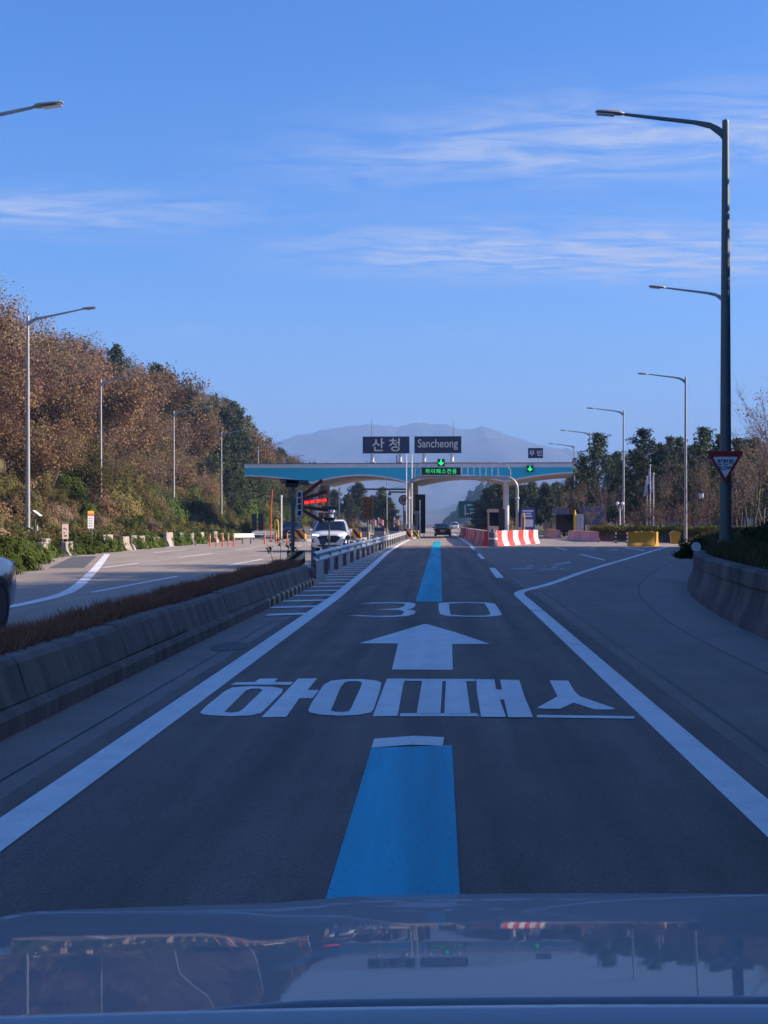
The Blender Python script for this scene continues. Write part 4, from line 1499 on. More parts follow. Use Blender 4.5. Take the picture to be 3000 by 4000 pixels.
def booth(x, y, wd, dp, h, label, mat):
    t = thing('toll_booth', label, 'booth', (x, y, .2), group='toll booths')
    MB().b2(-wd / 2, wd / 2, 0, dp, 0, 1.0).build('lower_wall', mat, t)
    MB().b2(-wd / 2 + .04, wd / 2 - .04, .04, dp - .04, 1.0, h - .35).build('window', M['glass'], t)
    for sx in (-1, 1):
        for yy in (.05, dp - .05):
            MB().b2(sx * wd / 2 - .06, sx * wd / 2 + .06, yy - .06, yy + .06, 0.98, h - .34).build('corner_post', mat, t)
    MB().b2(-wd / 2 - .12, wd / 2 + .12, -.12, dp + .12, h - .35, h).build('roof', mat, t, bev=.03)
    return t


booth(-11.3, 137, 1.5, 3.2, 2.7, 'pale toll booth on the island behind the red light fan', M['white'])
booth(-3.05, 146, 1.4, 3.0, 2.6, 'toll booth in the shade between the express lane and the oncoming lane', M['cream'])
booth(5.75, 142, 1.5, 3.0, 2.75, 'beige toll booth beside the white columns', M['cream'])

# dark panels and stands
def stand(name, label, x, y, z0, w_, h_, mat, posts=1, cat='sign', pm='postgrey', d=.08):
    t = thing(name, label, cat, (x, y, 0))
    MB().b2(-w_ / 2, w_ / 2, -d / 2, d / 2, z0, z0 + h_).build('panel', mat, t)
    for k in range(posts):
        px = 0 if posts == 1 else (-.35 + .7 * k) * w_
        MB().tube([(px, d / 2 + .03, -.05), (px, d / 2 + .03, z0 + h_ * .7)], .035, 8).build('post', M[pm], t)
    return t


stand('sign_board', 'dark back of a sign board left of the toll lanes', -16.55, 124, .85, .42, 1.5, M['black'], 1)
stand('sign_board', 'second dark sign board back next to the left toll lane', -16.1, 125, .85, .46, 1.5, M['black'], 1)
stand('tall_dark_panel', 'tall dark panel beside the express lane island', -2.1, 150, .4, 1.1, 4.2, M['black'], 2)
stand('black_price_board', 'tall black board with white lettering in front of the white column', 6.15, 138, .3, .62, 2.6, M['black'], 1)
ib = stand('blue_notice_board', 'blue notice board with a white panel beside the gantry post', 8.3, 131, .9, 1.35, 2.0, M['blue_sign'], 2)
MB().b2(-.38, .5, -.062, -.044, 1.15, 1.85).build('white_field', M['white_letter'], ib)
for z, w_ in ((2.65, 1.0), (2.4, .7), (2.15, .85)):
    MB().b2(-w_ / 2, w_ / 2, -.062, -.044, z - .07, z + .07).build('white_line', M['white_letter'], ib)
sp30 = stand('speed_sign', 'round red ringed speed limit sign reading 30', -3.9, 150, 0.5, .15, 3.6, M['galv'], 1)
d_ = MB().lathe([(.001, -.02), (.55, -.02), (.55, .02), (.001, .02)], 28, (0, -.1, 4.0), 'Y').build('red_ring', M['sign_red'], sp30)
MB().lathe([(.001, -.012), (.42, -.012), (.42, .0), (.001, .0)], 28, (0, -.125, 4.0), 'Y').build('white_field', M['white_letter'], d_)
text('30', .52, sp30, 'lettering', M['navy'], (0, -.145, 4.0), .004, .014)
MB().b2(-1.6, .9, .0, .12, 4.75, 4.95).build('cross_arm', M['galv'], sp30)
gs = thing('direction_sign', 'green motorway direction sign beyond the toll gate', 'road sign', (5.2, 226, 0))
MB().b2(-2.15, 2.15, -.06, .06, 2.4, 5.1).build('panel', M['green_sign'], gs)
MB().tube([(3.1, .1, -.1), (3.1, .1, 5.6), (2.9, .1, 6.3), (2.3, .1, 6.7)], .12, 8).tube([(3.1, .1, 3.3), (0, .1, 3.3)], .07, 6).tube([(3.1, .1, 4.4), (0, .1, 4.4)], .07, 6).build('post', M['galv'], gs, sm=True)
m = MB()
m.b2(-1.15, -.98, -.09, -.062, 2.75, 4.45)
m.b2(-.97, .1, -.09, -.062, 2.95, 3.1)
m.build('route_line', M['white_letter'], gs)
for z, x0, x1 in ((4.45, -.8, .3), (3.75, -.3, 1.8), (3.2, -.2, 1.6)):
    MB().b2(x0, x1, -.09, -.062, z - .12, z + .12).build('place_name', M['white_letter'], gs)


def yellow_loop(x, y, label, mat=None, h=1.15):
    t = thing('height_bollard', label, 'bollard', (x, y, 0), group='slim marker posts at the toll lanes')
    MB().b2(-.16, .16, -.1, .1, 0, .22).build('base', M['concrete_light'], t)
    MB().tube([(-.13, 0, .2), (-.13, 0, h * .85), (-.08, 0, h * 1.0), (0, 0, h * 1.06), (.08, 0, h), (.13, 0, h * .85), (.13, 0, .2)], .05, 8).build('loop', mat or M['yellow'], t, sm=True)
    return t


yellow_loop(-13.45, 114.5, 'yellow hoop at the start of the left toll lane', h=1.7)
yellow_loop(7.7, 128.5, 'yellow hoop beside the gantry post', h=2.3)
yellow_loop(-10.6, 137, 'yellow hoop beside the pale toll booth', h=2.0)
yellow_loop(-5.6, 150, 'yellow hoop beyond the second island', h=1.8)
t = thing('machine_cabinet', 'grey ticket cabinet with a yellow topped post between the pink barriers', 'cabinet', (13.1, 134, 0))
MB().b2(.1, .75, 0, .6, .1, 2.35).build('cabinet', M['galv'], t, bev=.03)
MB().b2(-.02, .85, -.1, .7, 0, .12).build('plinth', M['concrete_light'], t)
MB().tube([(-.05, .1, 0), (-.05, .1, 2.4), (-.05, .1, 2.75)], [.13, .13, .05], 10).build('yellow_post', M['yellow'], t, sm=True)
for x, y, h, lb in ((-13.75, 113, 4.2, 'tall orange pole at the left edge of the toll lanes'), (-10.95, 131, 4.3, 'tall orange pole behind the red light fan')):
    t = thing('orange_pole', lb, 'pole', (x, y, 0), group='tall orange poles')
    MB().tube([(0, 0, 0), (.02, 0, h * .55), (.12, 0, h)], .045, 8).build('pole', M['orange_plastic'], t, sm=True)
    MB().box((0, 0, .05), (.3, .3, .1)).build('base', M['concrete_light'], t)
for x, y, h, lb in ((-13.8, 121, 3.7, 'thin white pole left of the dark car'), (-10.2, 141, 4.9, 'thin white pole behind the pale toll booth'), (-2.0, 140, 3.6, 'thin white pole beside the tall dark panel')):
    t = thing('white_pole', lb, 'pole', (x, y, 0), group='thin white poles')
    MB().tube([(0, 0, 0), (0, 0, h)], .07, 8).build('pole', M['white'], t, sm=True)
    MB().lathe([(.07, h), (.1, h + .05), (.1, h + .2), (.001, h + .24)], 10).build('cap', M['white'], t)

# ------------------------------------------------------------------ plastic barriers
BP = [(-.29, 0), (-.29, .09), (-.25, .15), (-.17, .32), (-.125, .52), (-.115, .80), (-.135, .90), (-.115, .985), (.115, .985), (.135, .90), (.115, .80), (.125, .52), (.17, .32), (.25, .15), (.29, .09), (.29, 0)]


def barrier_proto(mat, ln, label, group, h=1.0, capm='white_plastic'):
    t = thing('water_barrier', label, 'barrier', group=group)
    rings = []
    for u, k in ((-ln / 2, .93), (-ln / 2 + .05, 1), (-ln * .17, 1), (-ln * .12, .9), (ln * .12, .9), (ln * .17, 1), (ln / 2 - .05, 1), (ln / 2, .93)):
        rings.append([(u, a * k, b * h) for a, b in BP])
    MB().loft(rings).build('body', mat, t, sm=True, sharp=50)
    MB().lathe([(.001, h * .98), (.06, h * .98), (.05, h * .98 + .05), (.001, h * .98 + .05)], 10, (-ln * .2, 0, 0)).build('filler_cap', M[capm], t)
    MB().box((ln * .2, 0, h * 1.0), (.25, .1, .05)).build('lifting_lug', mat, t)
    return t


g1 = 'red and white barriers closing the second lane'
br = barrier_proto(M['red_plastic'], 1.5, 'red plastic barrier in the sunlit red and white row', g1)
bw_ = barrier_proto(M['white_plastic'], 1.5, 'white plastic barrier in the sunlit red and white row', g1)
ua, ub = [False], [False]
ax, ay, bx, by = 3.55, 90.6, 7.15, 102.6
ang = math.atan2(by - ay, bx - ax)
for k in range(8):
    f = (k + .5) / 8
    (place(br, ua, (ax + (bx - ax) * f, ay + (by - ay) * f, 0), ang) if k % 2 == 0 else place(bw_, ub, (ax + (bx - ax) * f, ay + (by - ay) * f, 0), ang))
g2 = 'red barriers along the express lane'
b3_ = barrier_proto(M['red_plastic'], 1.9, 'red plastic barrier in the long shaded row along the express lane', g2)
b4_ = barrier_proto(M['pink_plastic'], 1.9, 'faded pink plastic barrier in the long shaded row along the express lane', g2)
uc, ud2 = [False], [False]
for k in range(38):
    y = 91.0 + k * 2.0
    x = lerp([(90, 3.02), (120, 2.75), (170, 2.62)], y) + rg.uniform(-.05, .05)
    if k % 3 == 0:
        place(b3_, uc, (x, y, 0), R(90) + rg.uniform(-.03, .03))
    else:
        place(b4_, ud2, (x, y, 0), R(90) + rg.uniform(-.03, .03))
dr = thing('grey_drum', 'grey purple plastic drum between the two red barrier rows', 'drum', (3.42, 89.2, 0))
MB().lathe([(.36, 0), (.36, .1), (.3, .13), (.295, .35), (.31, .37), (.285, .6), (.30, .62), (.275, .86), (.25, .92), (.12, .95), (.12, 1.12), (.001, 1.12)], 20).build('body', M['grey_plastic'], dr, sm=True)
MB().lathe([(.302, .42), (.30, .56)], 20).build('band', M['white_plastic'], dr)
g3 = 'pale pink barriers beside the right hand lane'
b5 = barrier_proto(M['pink_plastic'], 1.95, 'faded pink plastic barrier beside the right hand toll lane', g3, .82, 'pink_plastic')
ue = [False]
for k in range(9):
    place(b5, ue, (12.45 + rg.uniform(-.04, .04) - .05 * k, 111 + k * 2.05, 0), R(92))
for k in range(7):
    place(b5, ue, (11.75 - .03 * k, 138 + k * 2.05, 0), R(91))
g4 = 'yellow barriers at the hedge'
b6 = barrier_proto(M['yellow_plastic'], 1.7, 'ochre yellow plastic barrier standing in front of the hedge', g4, .95, 'yellow_plastic')
uf = [False]
place(b6, uf, (12.95, 89.4, 0), R(2), (1, 1, 1))
place(b6, uf, (13.55, 91.3, 0), R(-38), (1, 1, 1))
# small things by the hedge
t = thing('striped_barricade', 'low black and white striped folding barricade by the lamp pole', 'barricade', (13.6, 104, 0))
for x in (-.42, .42):
    MB().tube([(x, 0, 0), (x, 0, .76)], .05, 8).build('leg', M['black'], t)
    for z in (.12, .4, .68):
        MB().lathe([(.054, z), (.054, z + .1)], 8, (x, 0, 0)).build('white_band', M['white_plastic'], t)
    MB().box((x, 0, .03), (.16, .4, .06)).build('foot', M['black'], t)
MB().b2(-.42, .42, -.02, .02, .28, .66).build('panel', M['black'], t)
t = thing('grit_box', 'ochre brown grit box with arched lid on the planted verge', 'box', (17.1, 101, gz_(17.1, 101)))
MB().prism([(-.28, 0), (.28, 0), (.34, .75), (-.34, .75)], -.3, .3, 'XZ').build('bin', M['yellow_plastic'], t)
MB().prism([(-.4, .74)] + [(.4 * math.cos(math.pi * (1 - k / 8)), .76 + .24 * math.sin(math.pi * k / 8)) for k in range(9)] + [(.4, .74)], -.34, .34, 'XZ').build('lid', M['yellow_plastic'], t)
for x, y, lb in ((-14.9, 90, 0), (-14.55, 90.4, 0), (-14.2, 90.8, 0), (-13.88, 91.1, 0), (-13.55, 91.4, 0), (-12.6, 100, 1), (-11.9, 101, 1), (-11.2, 102, 1)):
    t = thing('orange_post', 'slim orange flexible post beside the short left guard rail' if not lb else 'slim orange flexible post in front of the island bumper', 'post', (x, y, 0), group='orange flexible posts' if not lb else 'orange posts before the island')
    MB().lathe([(.1, 0), (.1, .03), (.045, .05), (.042, .78), (.02, .82), (.001, .82)], 10).build('post', M['orange_plastic'], t, sm=True)
    MB().lathe([(.046, .5), (.046, .66)], 10).build('reflective_band', M['pink_plastic'], t)


def short_rail(x0, y0, x1, y1, label, mat='white'):
    t = thing('short_guard_rail', label, 'guardrail', (x0, y0, 0), group='short guard rails at the toll lanes')
    a = math.atan2(y1 - y0, x1 - x0)
    ln = math.hypot(x1 - x0, y1 - y0)
    t.rotation_euler = (0, 0, a)
    MB().loft([[(q, -u - .06, v) for u, v in prof + prof2] for q in (0, ln)]).build('rail_beam', M[mat], t, sm=True, sharp=60)
    for k in range(3):
        MB().tube([(ln * (.1 + .4 * k), .03, -.05), (ln * (.1 + .4 * k), .03, .75)], .055, 8).build('post', M['postgrey'], t)


short_rail(-14.85, 99.4, -13.6, 101.2, 'short pale guard rail behind the orange posts')
short_rail(-16.6, 122.5, -14.6, 123.5, 'short guard rail in front of the dark sign boards', 'galv')

# ------------------------------------------------------------------ cars
def car(label, loc, rz, paint, L_=4.77, W=1.89, H=1.70, suv=True, lights=False, name='car', plate=True, group=None):
    t = thing(name, label, 'car', loc, rz, group)
    k = W / 1.89
    hb = 1.06 if suv else .93
    hl = L_ / 2
    if suv:
        st = [(-1, .66, .40, .74, .77), (-.985, .80, .28, .86, .90), (-.95, .88, .23, .93, .985), (-.84, .925, .2, .98, 1.06), (-.55, .945, .19, 1.03, 1.13), (-.4, .945, .19, 1.05, 1.13),
              (0, .945, .19, 1.06, 1.1), (.5, .945, .19, 1.08, 1.1), (.84, .93, .22, 1.08, 1.1), (.96, .89, .28, 1.05, 1.07), (.99, .82, .36, .99, 1.0), (1, .74, .42, .92, .93)]
    else:
        st = [(-1, .62, .36, .62, .64), (-.985, .78, .26, .70, .73), (-.95, .87, .2, .77, .82), (-.8, .92, .17, .83, .90), (-.5, .94, .16, .90, .97), (-.35, .94, .16, .92, .98),
              (0, .94, .16, .93, .97), (.5, .94, .16, .96, .99), (.8, .92, .2, .98, 1.03), (.94, .89, .26, .97, 1.03), (.985, .84, .33, .93, .97), (1, .76, .42, .86, .88)]
    rings = []
    for f, w_, zb, zs, zt in st:
        w_ *= k
        half = [(0, zb), (w_ * .82, zb), (w_ * .96, zb + .07), (w_, zb + (zs - zb) * .45), (w_ * .985, zs - .1), (w_ * .93, zs - .02), (w_ * .80, zs + (zt - zs) * .55), (w_ * .4, zt), (0, zt)]
        ring = half + [(-x, z) for x, z in reversed(half[1:-1])]
        rings.append([(x, f * hl, z) for x, z in ring])
    MB().loft(rings).build('body', paint, t, sm=True, sharp=40)
    zg = 1.04 if suv else .93

    def outl(y0, y1, w0, w1, z):
        p = []
        for sx, sy in ((-1, 0), (1, 0), (1, 1), (-1, 1)):
            y_, w_ = (y0, w0) if sy == 0 else (y1, w1)
            s_ = 1 if sy == 0 else -1
            c = [(sx * w_, y_ + s_ * .22), (sx * w_ * .93, y_ + s_ * .06), (sx * w_ * .72, y_)]
            if (sx, sy) in ((1, 0), (-1, 1)):
                c = c[::-1]
            p += c
        return [(x, y_, z) for x, y_ in p]
    if suv:
        lo_, hi_, ro = outl(-1.18, 2.2, .87 * k, .84 * k, zg), outl(-.32, 1.92, .68 * k, .64 * k, H - .1), outl(-.2, 1.86, .60 * k, .58 * k, H - .015)
    else:
        lo_, hi_, ro = outl(-1.05, 1.85, .85 * k, .82 * k, zg), outl(-.25, 1.05, .64 * k, .60 * k, H - .085), outl(-.12, .95, .55 * k, .52 * k, H - .01)
    MB().loft([lo_, hi_], cap=False).build('window', M['glass'], t, sm=True, sharp=50)
    MB().loft([hi_, ro], cap=True).build('roof', paint, t, sm=True, sharp=60)
    for i in (0, 5, 6, 11):
        a, b = Vector(lo_[i]), Vector(hi_[i])
        MB().tube([a, b], .045, 6).build('pillar', paint, t)
    for sx in (-1, 1):
        yb = .45 if suv else .2
        MB().tube([(sx * .865 * k, yb, zg), (sx * .67 * k, yb - .05, H - .09)], .04, 6).build('pillar', paint, t)
    for sy in (-.61, .585):
        for sx in (-1, 1):
            rr = .36 if suv else .335
            wl = MB().lathe([(rr * .6, -.1), (rr * .93, -.115), (rr, -.07), (rr, .07), (rr * .93, .115), (rr * .6, .1)], 24, (sx * (W / 2 - .115), sy * hl, rr), 'X').build('wheel', M['tyre'], t, sm=True)
            MB().lathe([(.001, -.1), (rr * .62, -.09), (rr * .62, .09), (.001, .1)], 16, (sx * (W / 2 - .112), sy * hl, rr), 'X').build('rim', M['rim'], wl)
            MB().lathe([(rr + .06, -.02), (rr + .06, .02)], 24, (sx * (W / 2 - .028), sy * hl, rr + .015), 'X').build('wheel_arch', M['black'], t)
    for sx in (-1, 1):
        MB().lathe([(.001, -.1), (.07, -.08), (.09, 0), (.07, .09), (.001, .1)], 10, (sx * (W / 2 + .09), -.8, zg + .06), 'X').build('mirror', paint, t, sm=True)
    fy = -hl
    if suv:
        MB().prism([(-.30, .86), (.30, .86), (.60, .80), (.56, .70), (.36, .50), (-.36, .50), (-.56, .70), (-.60, .80)], fy - .03, fy + .12, 'XZ').build('grille', M['black'], t, bev=.02)
        MB().prism([(-.5, .30), (.5, .30), (.62, .38), (-.62, .38)], fy - .02, fy + .2, 'XZ').build('lower_intake', M['black'], t)
        e = MB().lathe([(.075, -.01), (.09, -.01), (.09, .01), (.075, .01)], 20, (0, fy - .045, .76), 'Y').build('emblem', M['rim'], t)
        MB().box((-.03, fy - .045, .76), (.02, .012, .1), ry=.35).box((.03, fy - .045, .76), (.02, .012, .1), ry=.35).box((0, fy - .045, .76), (.06, .012, .02), ry=-.3).build('emblem_bar', M['rim'], e)
        for sx in (-1, 1):
            MB().box((sx * .68, fy + .075, .895), (.34, .1, .05), rz=sx * .25, ry=-sx * .12).build('headlight', M['lamp_on'] if lights else M['lamp_glass'], t, bev=.015)
            pd = MB().lathe([(.001, -.03), (.13, -.02), (.15, .06)], 16, (sx * .72, fy + .05, .60), 'Y').build('lamp_pod', M['black'], t)
            MB().lathe([(.001, -.045), (.07, -.04), (.08, 0)], 14, (sx * .72, fy + .04, .62), 'Y').build('lens', M['lamp_glass'], pd)
    else:
        MB().prism([(-.45, .62), (.45, .62), (.5, .45), (.4, .32), (-.4, .32), (-.5, .45)], fy - .02, fy + .1, 'XZ').build('grille', M['black'], t)
        for sx in (-1, 1):
            MB().box((sx * .66, fy + .1, .66), (.36, .12, .09), rz=sx * .35).build('headlight', M['lamp_on'] if lights else M['lamp_glass'], t, bev=.02)
    MB().box((0, fy - .045, .445), (.52, .02, .11)).build('number_plate', M['white_letter'], t)
    for sx in (-1, 1):
        MB().box((sx * .66, hl - .05, .93 if suv else .86), (.36, .1, .14), rz=-sx * .25).build('tail_lamp', M['taillamp'], t, bev=.02)
    MB().box((0, hl + .01, .62), (.5, .02, .11)).build('number_plate', M['white_letter'], t)
    MB().b2(-.7 * k, .7 * k, hl - .08, hl + .012, .34, .46).build('rear_bumper', M['black'], t)
    return t


car('white suv with lit headlights coming from the toll gate', (-5.72, 73.4, 0), R(1), M['carwhite'], lights=True)
car('dark suv waiting beside the island with the orange bumper', (-14.0, 131.5, 0), 0, M['carblack'])
car('black saloon driving away through the express lane', (.33, 156.5, 0), math.pi, M['carblack'], 4.9, 1.87, 1.47, False)
car('dark blue saloon coming past the grassy median kerb', (-7.15, 18.3, 0), 0, M['cardark'], 4.85, 1.86, 1.46, False)
car('small white suv far down the road past the green sign', (3.4, 318, 0), math.pi, M['carwhite'])
car('small silver saloon far down the road beyond the toll gate', (-.4, 300, 0), math.pi, M['carsilver'], 4.8, 1.86, 1.46, False)

# the car the view is taken from: bonnet, cowl and wings
own = thing('grey_car', 'grey car bonnet with black cowl seen from the driving seat', 'car', (.30, 1.3, 0))
ZP = [(1.50, .985), (1.6, .9735), (1.7, .9615), (1.8, .949), (1.9, .936), (2.1, .907), (2.3, .875), (2.42, .852), (2.52, .828), (2.62, .79), (2.72, .72), (2.78, .60)]


def hoodz(u, y):
    a = max(0, abs(u) - .44)
    ridge = .010 * smooth(.42, .62, abs(u))
    return lerp2(y) - .017 * (u / .9) ** 2 - ridge


def lerp2(y):
    # smooth (Catmull-Rom like) lookup of the bonnet's side profile
    for i in range(len(ZP) - 1):
        if y <= ZP[i + 1][0] or i == len(ZP) - 2:
            p0 = ZP[max(0, i - 1)]
            p1, p2 = ZP[i], ZP[i + 1]
            p3 = ZP[min(len(ZP) - 1, i + 2)]
            h = p2[0] - p1[0]
            m1 = (p2[1] - p0[1]) / (p2[0] - p0[0])
            m2 = (p3[1] - p1[1]) / (p3[0] - p1[0])
            t = (y - p1[0]) / h
            return (2 * t ** 3 - 3 * t * t + 1) * p1[1] + (t ** 3 - 2 * t * t + t) * h * m1 + (-2 * t ** 3 + 3 * t * t) * p2[1] + (t ** 3 - t * t) * h * m2


def hoodgrid(u0, u1, y0, y1, nu, nv, dz=0, drop=None):
    v = []
    for j in range(nv + 1):
        y = y0 + (y1 - y0) * j / nv
        for i in range(nu + 1):
            u = u0 + (u1 - u0) * i / nu
            cut = .03 * smooth(2.4, 2.78, y)
            uu = u * (1 - cut)
            v.append((.30 + uu, y, hoodz(u, y) + dz - (drop(u) if drop else 0)))
    n = nu + 1
    return MB().add(v, [(j * n + i, j * n + i + 1, (j + 1) * n + i + 1, (j + 1) * n + i) for j in range(nv) for i in range(nu)])


FLAT.update(['bonnet', 'wing'])
h = hoodgrid(-1.04, 1.04, 1.50, 2.78, 70, 64).build('bonnet', M['hoodgrey'], own, world=True, sm=True, sharp=180)
so = h.modifiers.new('skin', 'SOLIDIFY')
so.thickness = .015
so.offset = -1
for s_ in (-1, 1):
    a, b = (-1.08, -1.046) if s_ < 0 else (1.046, 1.08)
    wg = hoodgrid(a, b, 1.50, 2.78, 14, 50, -.004, lambda u: 3 * max(0, abs(u) - 1.04) ** 1.3).build('wing', M['hoodgrey'], own, world=True, sm=True, sharp=180)
    so = wg.modifiers.new('skin', 'SOLIDIFY')
    so.thickness = .015
    so.offset = -1
lv = []
for j, (yy, z) in enumerate(((1.455, .960), (1.462, .976), (1.474, .985), (1.486, .9855), (1.4925, .979), (1.494, .960))):
    lv.append([(.30 + u, yy, z - .017 * (u / .9) ** 2) for u in [-1.03 + 2.06 * i / 40 for i in range(41)]])
MB().loft(lv, closed=False).build('rear_strip', M['strip_sheen'], own, world=True, sm=True, sharp=180)  # its pale colour stands in for reflected sky
MB().b2(-.64, 1.38, 1.22, 1.46, .91, .957).build('cowl', M['black'], own, world=True)
MB().b2(-.5, 1.24, 1.4, 2.7, .40, .5).build('engine_tray', M['black'], own, world=True)
MB().prism([(2.62, .25), (2.86, .3), (2.88, .5), (2.80, .62), (2.66, .58)], -.52, 1.26, 'YZ').build('front_bumper', M['hoodgrey'], own, world=True, bev=.03)
wp = MB().tube([(.9, 1.40, .965), (.35, 1.39, .975), (-.2, 1.37, .97)], .009, 6).build('wiper', M['black'], own, world=True)
for s_ in (-1, 1):
    MB().box((.30 + s_ * .7, 2.74, .56), (.35, .12, .12)).build('headlight', M['lamp_glass'], own, world=True, bev=.03)
    MB().lathe([(.2, -.1), (.34, -.11), (.36, -.07), (.36, .07), (.34, .11), (.2, .1)], 24, (.30 + s_ * .8, 1.95, .36), 'X').build('wheel', M['tyre'], own, world=True)

# ------------------------------------------------------------------ left kerb: concrete barriers half lost in ivy
jb = thing('concrete_barrier', 'x', 'barrier')
JP = [(-.3, -.1), (-.3, .08), (-.22, .26), (-.12, .42), (-.1, .82), (.1, .82), (.12, .42), (.22, .26), (.3, .08), (.3, -.1)]
MB().loft([[(u, a, b) for a, b in JP] for u in (-.95, .95)]).build('body', M['concrete_light'], jb, bev=.02)
MB().box((.45, 0, .84), (.08, .08, .05)).build('lifting_eye', M['postgrey'], jb)
uj = [False]
y = 36.0
while y < 118:
    x = lcx(y) - .1
    t = math.atan2(2.0, lcx(y + 1) - lcx(y - 1))
    if rg.random() < .42:
        place(jb, uj, (x, y, rg.uniform(-.1, .02)), t + rg.uniform(-.06, .06), (1, 1, rg.uniform(.85, 1.12)),
              'pale weathered concrete barrier half covered by ivy at the left road edge', 'concrete barriers at the left road edge')
    y += 2.15
S_iv = [shrub('ivy_clump', 'low green ivy clump spilling over the concrete barriers', 'plant', 141 + k, .62, .85, 'leaf_green', 1500, .11, 'ivy clumps over the barriers') for k in range(2)]
for p in S_iv:
    U[id(p)] = [False]
y = 33.0
while y < 125:
    x = lcx(y) - .4 + rg.uniform(-.3, .3)
    o = put(S_iv, x, y, rg.uniform(.9, 1.5))
    y += rg.choice((.6, .8, 1.0, 1.9, 2.3))

# small signs and devices on the left bank
t = thing('solar_device', 'small solar panel device on the bank beside the lamp pole', 'device', (-20.4, 70, gz_(-20.4, 70) - .1))
zb = gz_(-20.4, 70) - .1
MB().tube([(0, 0, 0), (0, 0, 1.85 - zb)], .04, 8).build('post', M['postgrey'], t)
MB().box((.12, 0, 1.98 - zb), (.42, .5, .03), ry=R(38)).build('solar_panel', M['solar'], t)
MB().box((.12, 0, 2.002 - zb), (.45, .53, .02), ry=R(38)).build('panel_frame', M['white'], t)
MB().box((.1, -.06, 1.25 - zb), (.09, .08, .25)).build('reflector', M['white'], t)
t = thing('notice_board', 'small pale pink notice with two legs above the concrete barriers', 'sign', (-17.1, 63.4, .3), R(34))
MB().b2(-.15, .15, -.02, .02, .48, 1.16).build('panel', pmat('pale_pink_notice', (.62, .47, .42), (.55, .4, .37), 6, .6), t)
MB().b2(-.15, .15, -.025, .02, 1.16, 1.23).build('head_strip', M['postgrey'], t)
for z, x0, x1 in ((.95, -.08, -.02), (.93, .03, .06), (.75, -.08, -.03), (.62, -.06, .08)):
    MB().b2(x0, x1, -.03, -.021, z - .03, z + .03).build('printed_line', M['brown_dark'], t)
for x in (-.1, .1):
    MB().tube([(x, .02, -.3), (x, .02, .5)], .014, 6).build('leg', M['galv'], t)
t = thing('yellow_top_notice', 'narrow white notice with yellow and red head on thin legs', 'sign', (-18.5, 73.6, .6), R(34))
MB().b2(-.17, .17, -.02, .02, .62, 1.42).build('panel', M['white_letter'], t)
MB().b2(-.17, .17, -.032, .0, 1.42, 1.55).build('yellow_head', M['yellow'], t)
MB().b2(-.17, .17, -.032, -.021, 1.28, 1.418).build('red_band', pmat('salmon_red', (.72, .16, .12), None, rough=.5), t)
for z in (1.15, 1.02, .89, .76):
    MB().b2(-.1, .1, -.03, -.021, z - .025, z + .025).build('printed_line', M['galv'], t)
for x in (-.08, .08):
    MB().tube([(x, .02, -.4), (x, .02, .65)], .016, 6).build('leg', M['galv'], t)
zb = gz_(-24.5, 129.5)
t = thing('blue_plate', 'small blue plate on a short white post beside a lamp pole', 'sign', (-24.45, 129.5, zb), R(40))
MB().b2(-.13, .13, -.02, .02, 1.45 - zb, 2.0 - zb).build('panel', pmat('bright_blue_plate', (.03, .19, .62), None, rough=.4), t)
MB().tube([(0, .04, -.3), (0, .04, 1.6 - zb)], .05, 8).build('post', M['white'], t)
t = thing('weed', 'dark dry weed stalks on the median beside the striped board', 'weed', (-3.8, 33.0, .46))
for a, hh in ((-.25, .42), (.02, .6), (.22, .5), (.33, .38)):
    MB().tube([(a * .4, 0, -.1), (a * .8, .02, hh * .6), (a, 0, hh)], [.008, .006, .004], 4).build('stem', M['bark'], t)
    c = np.array([(a, 0, hh)]) + np.random.default_rng(int(hh * 100)).normal(size=(36, 3)) * np.array([.05, .04, .06])
    leaves('seed_head', c, .06, M['leaf_ever'], t, 3)

# ------------------------------------------------------------------ right-hand planting and park beyond the toll plaza
hd = thing('hedge', 'clipped low hedge with sunlit green top behind the lamp poles', 'hedge', (17, 110, 0))
hp = []
rr_ = np.random.default_rng(9)
path = [(13.9, 124), (15.0, 116), (17.6, 109), (20.5, 105), (25.5, 102)]
for k in range(30000):
    u = rg.random() * (len(path) - 1)
    i = int(u)
    f = u - i
    w_ = rg.uniform(-1.3, 1.3)
    zt = 1.18 + .08 * math.sin(u * 9) + .07 * rg.random()
    z = zt * rg.random() ** .28
    if rg.random() < .25 and abs(w_) < 1.0:
        continue
    hp.append((path[i][0] + (path[i + 1][0] - path[i][0]) * f + w_ * .5 - 17, path[i][1] + (path[i + 1][1] - path[i][1]) * f + w_ - 110, z))
leaves('foliage', np.array(hp), .13, M['leaf_hedge'], hd, 10)
MB().loft([[(a - .45 - 17, b - 1.0 - 110, 0), (a + .45 - 17, b + 1.0 - 110, 0), (a + .4 - 17, b + .9 - 110, .95), (a - .4 - 17, b - .9 - 110, .95)] for a, b in path]).build('branch_mass', M['bark'], hd)

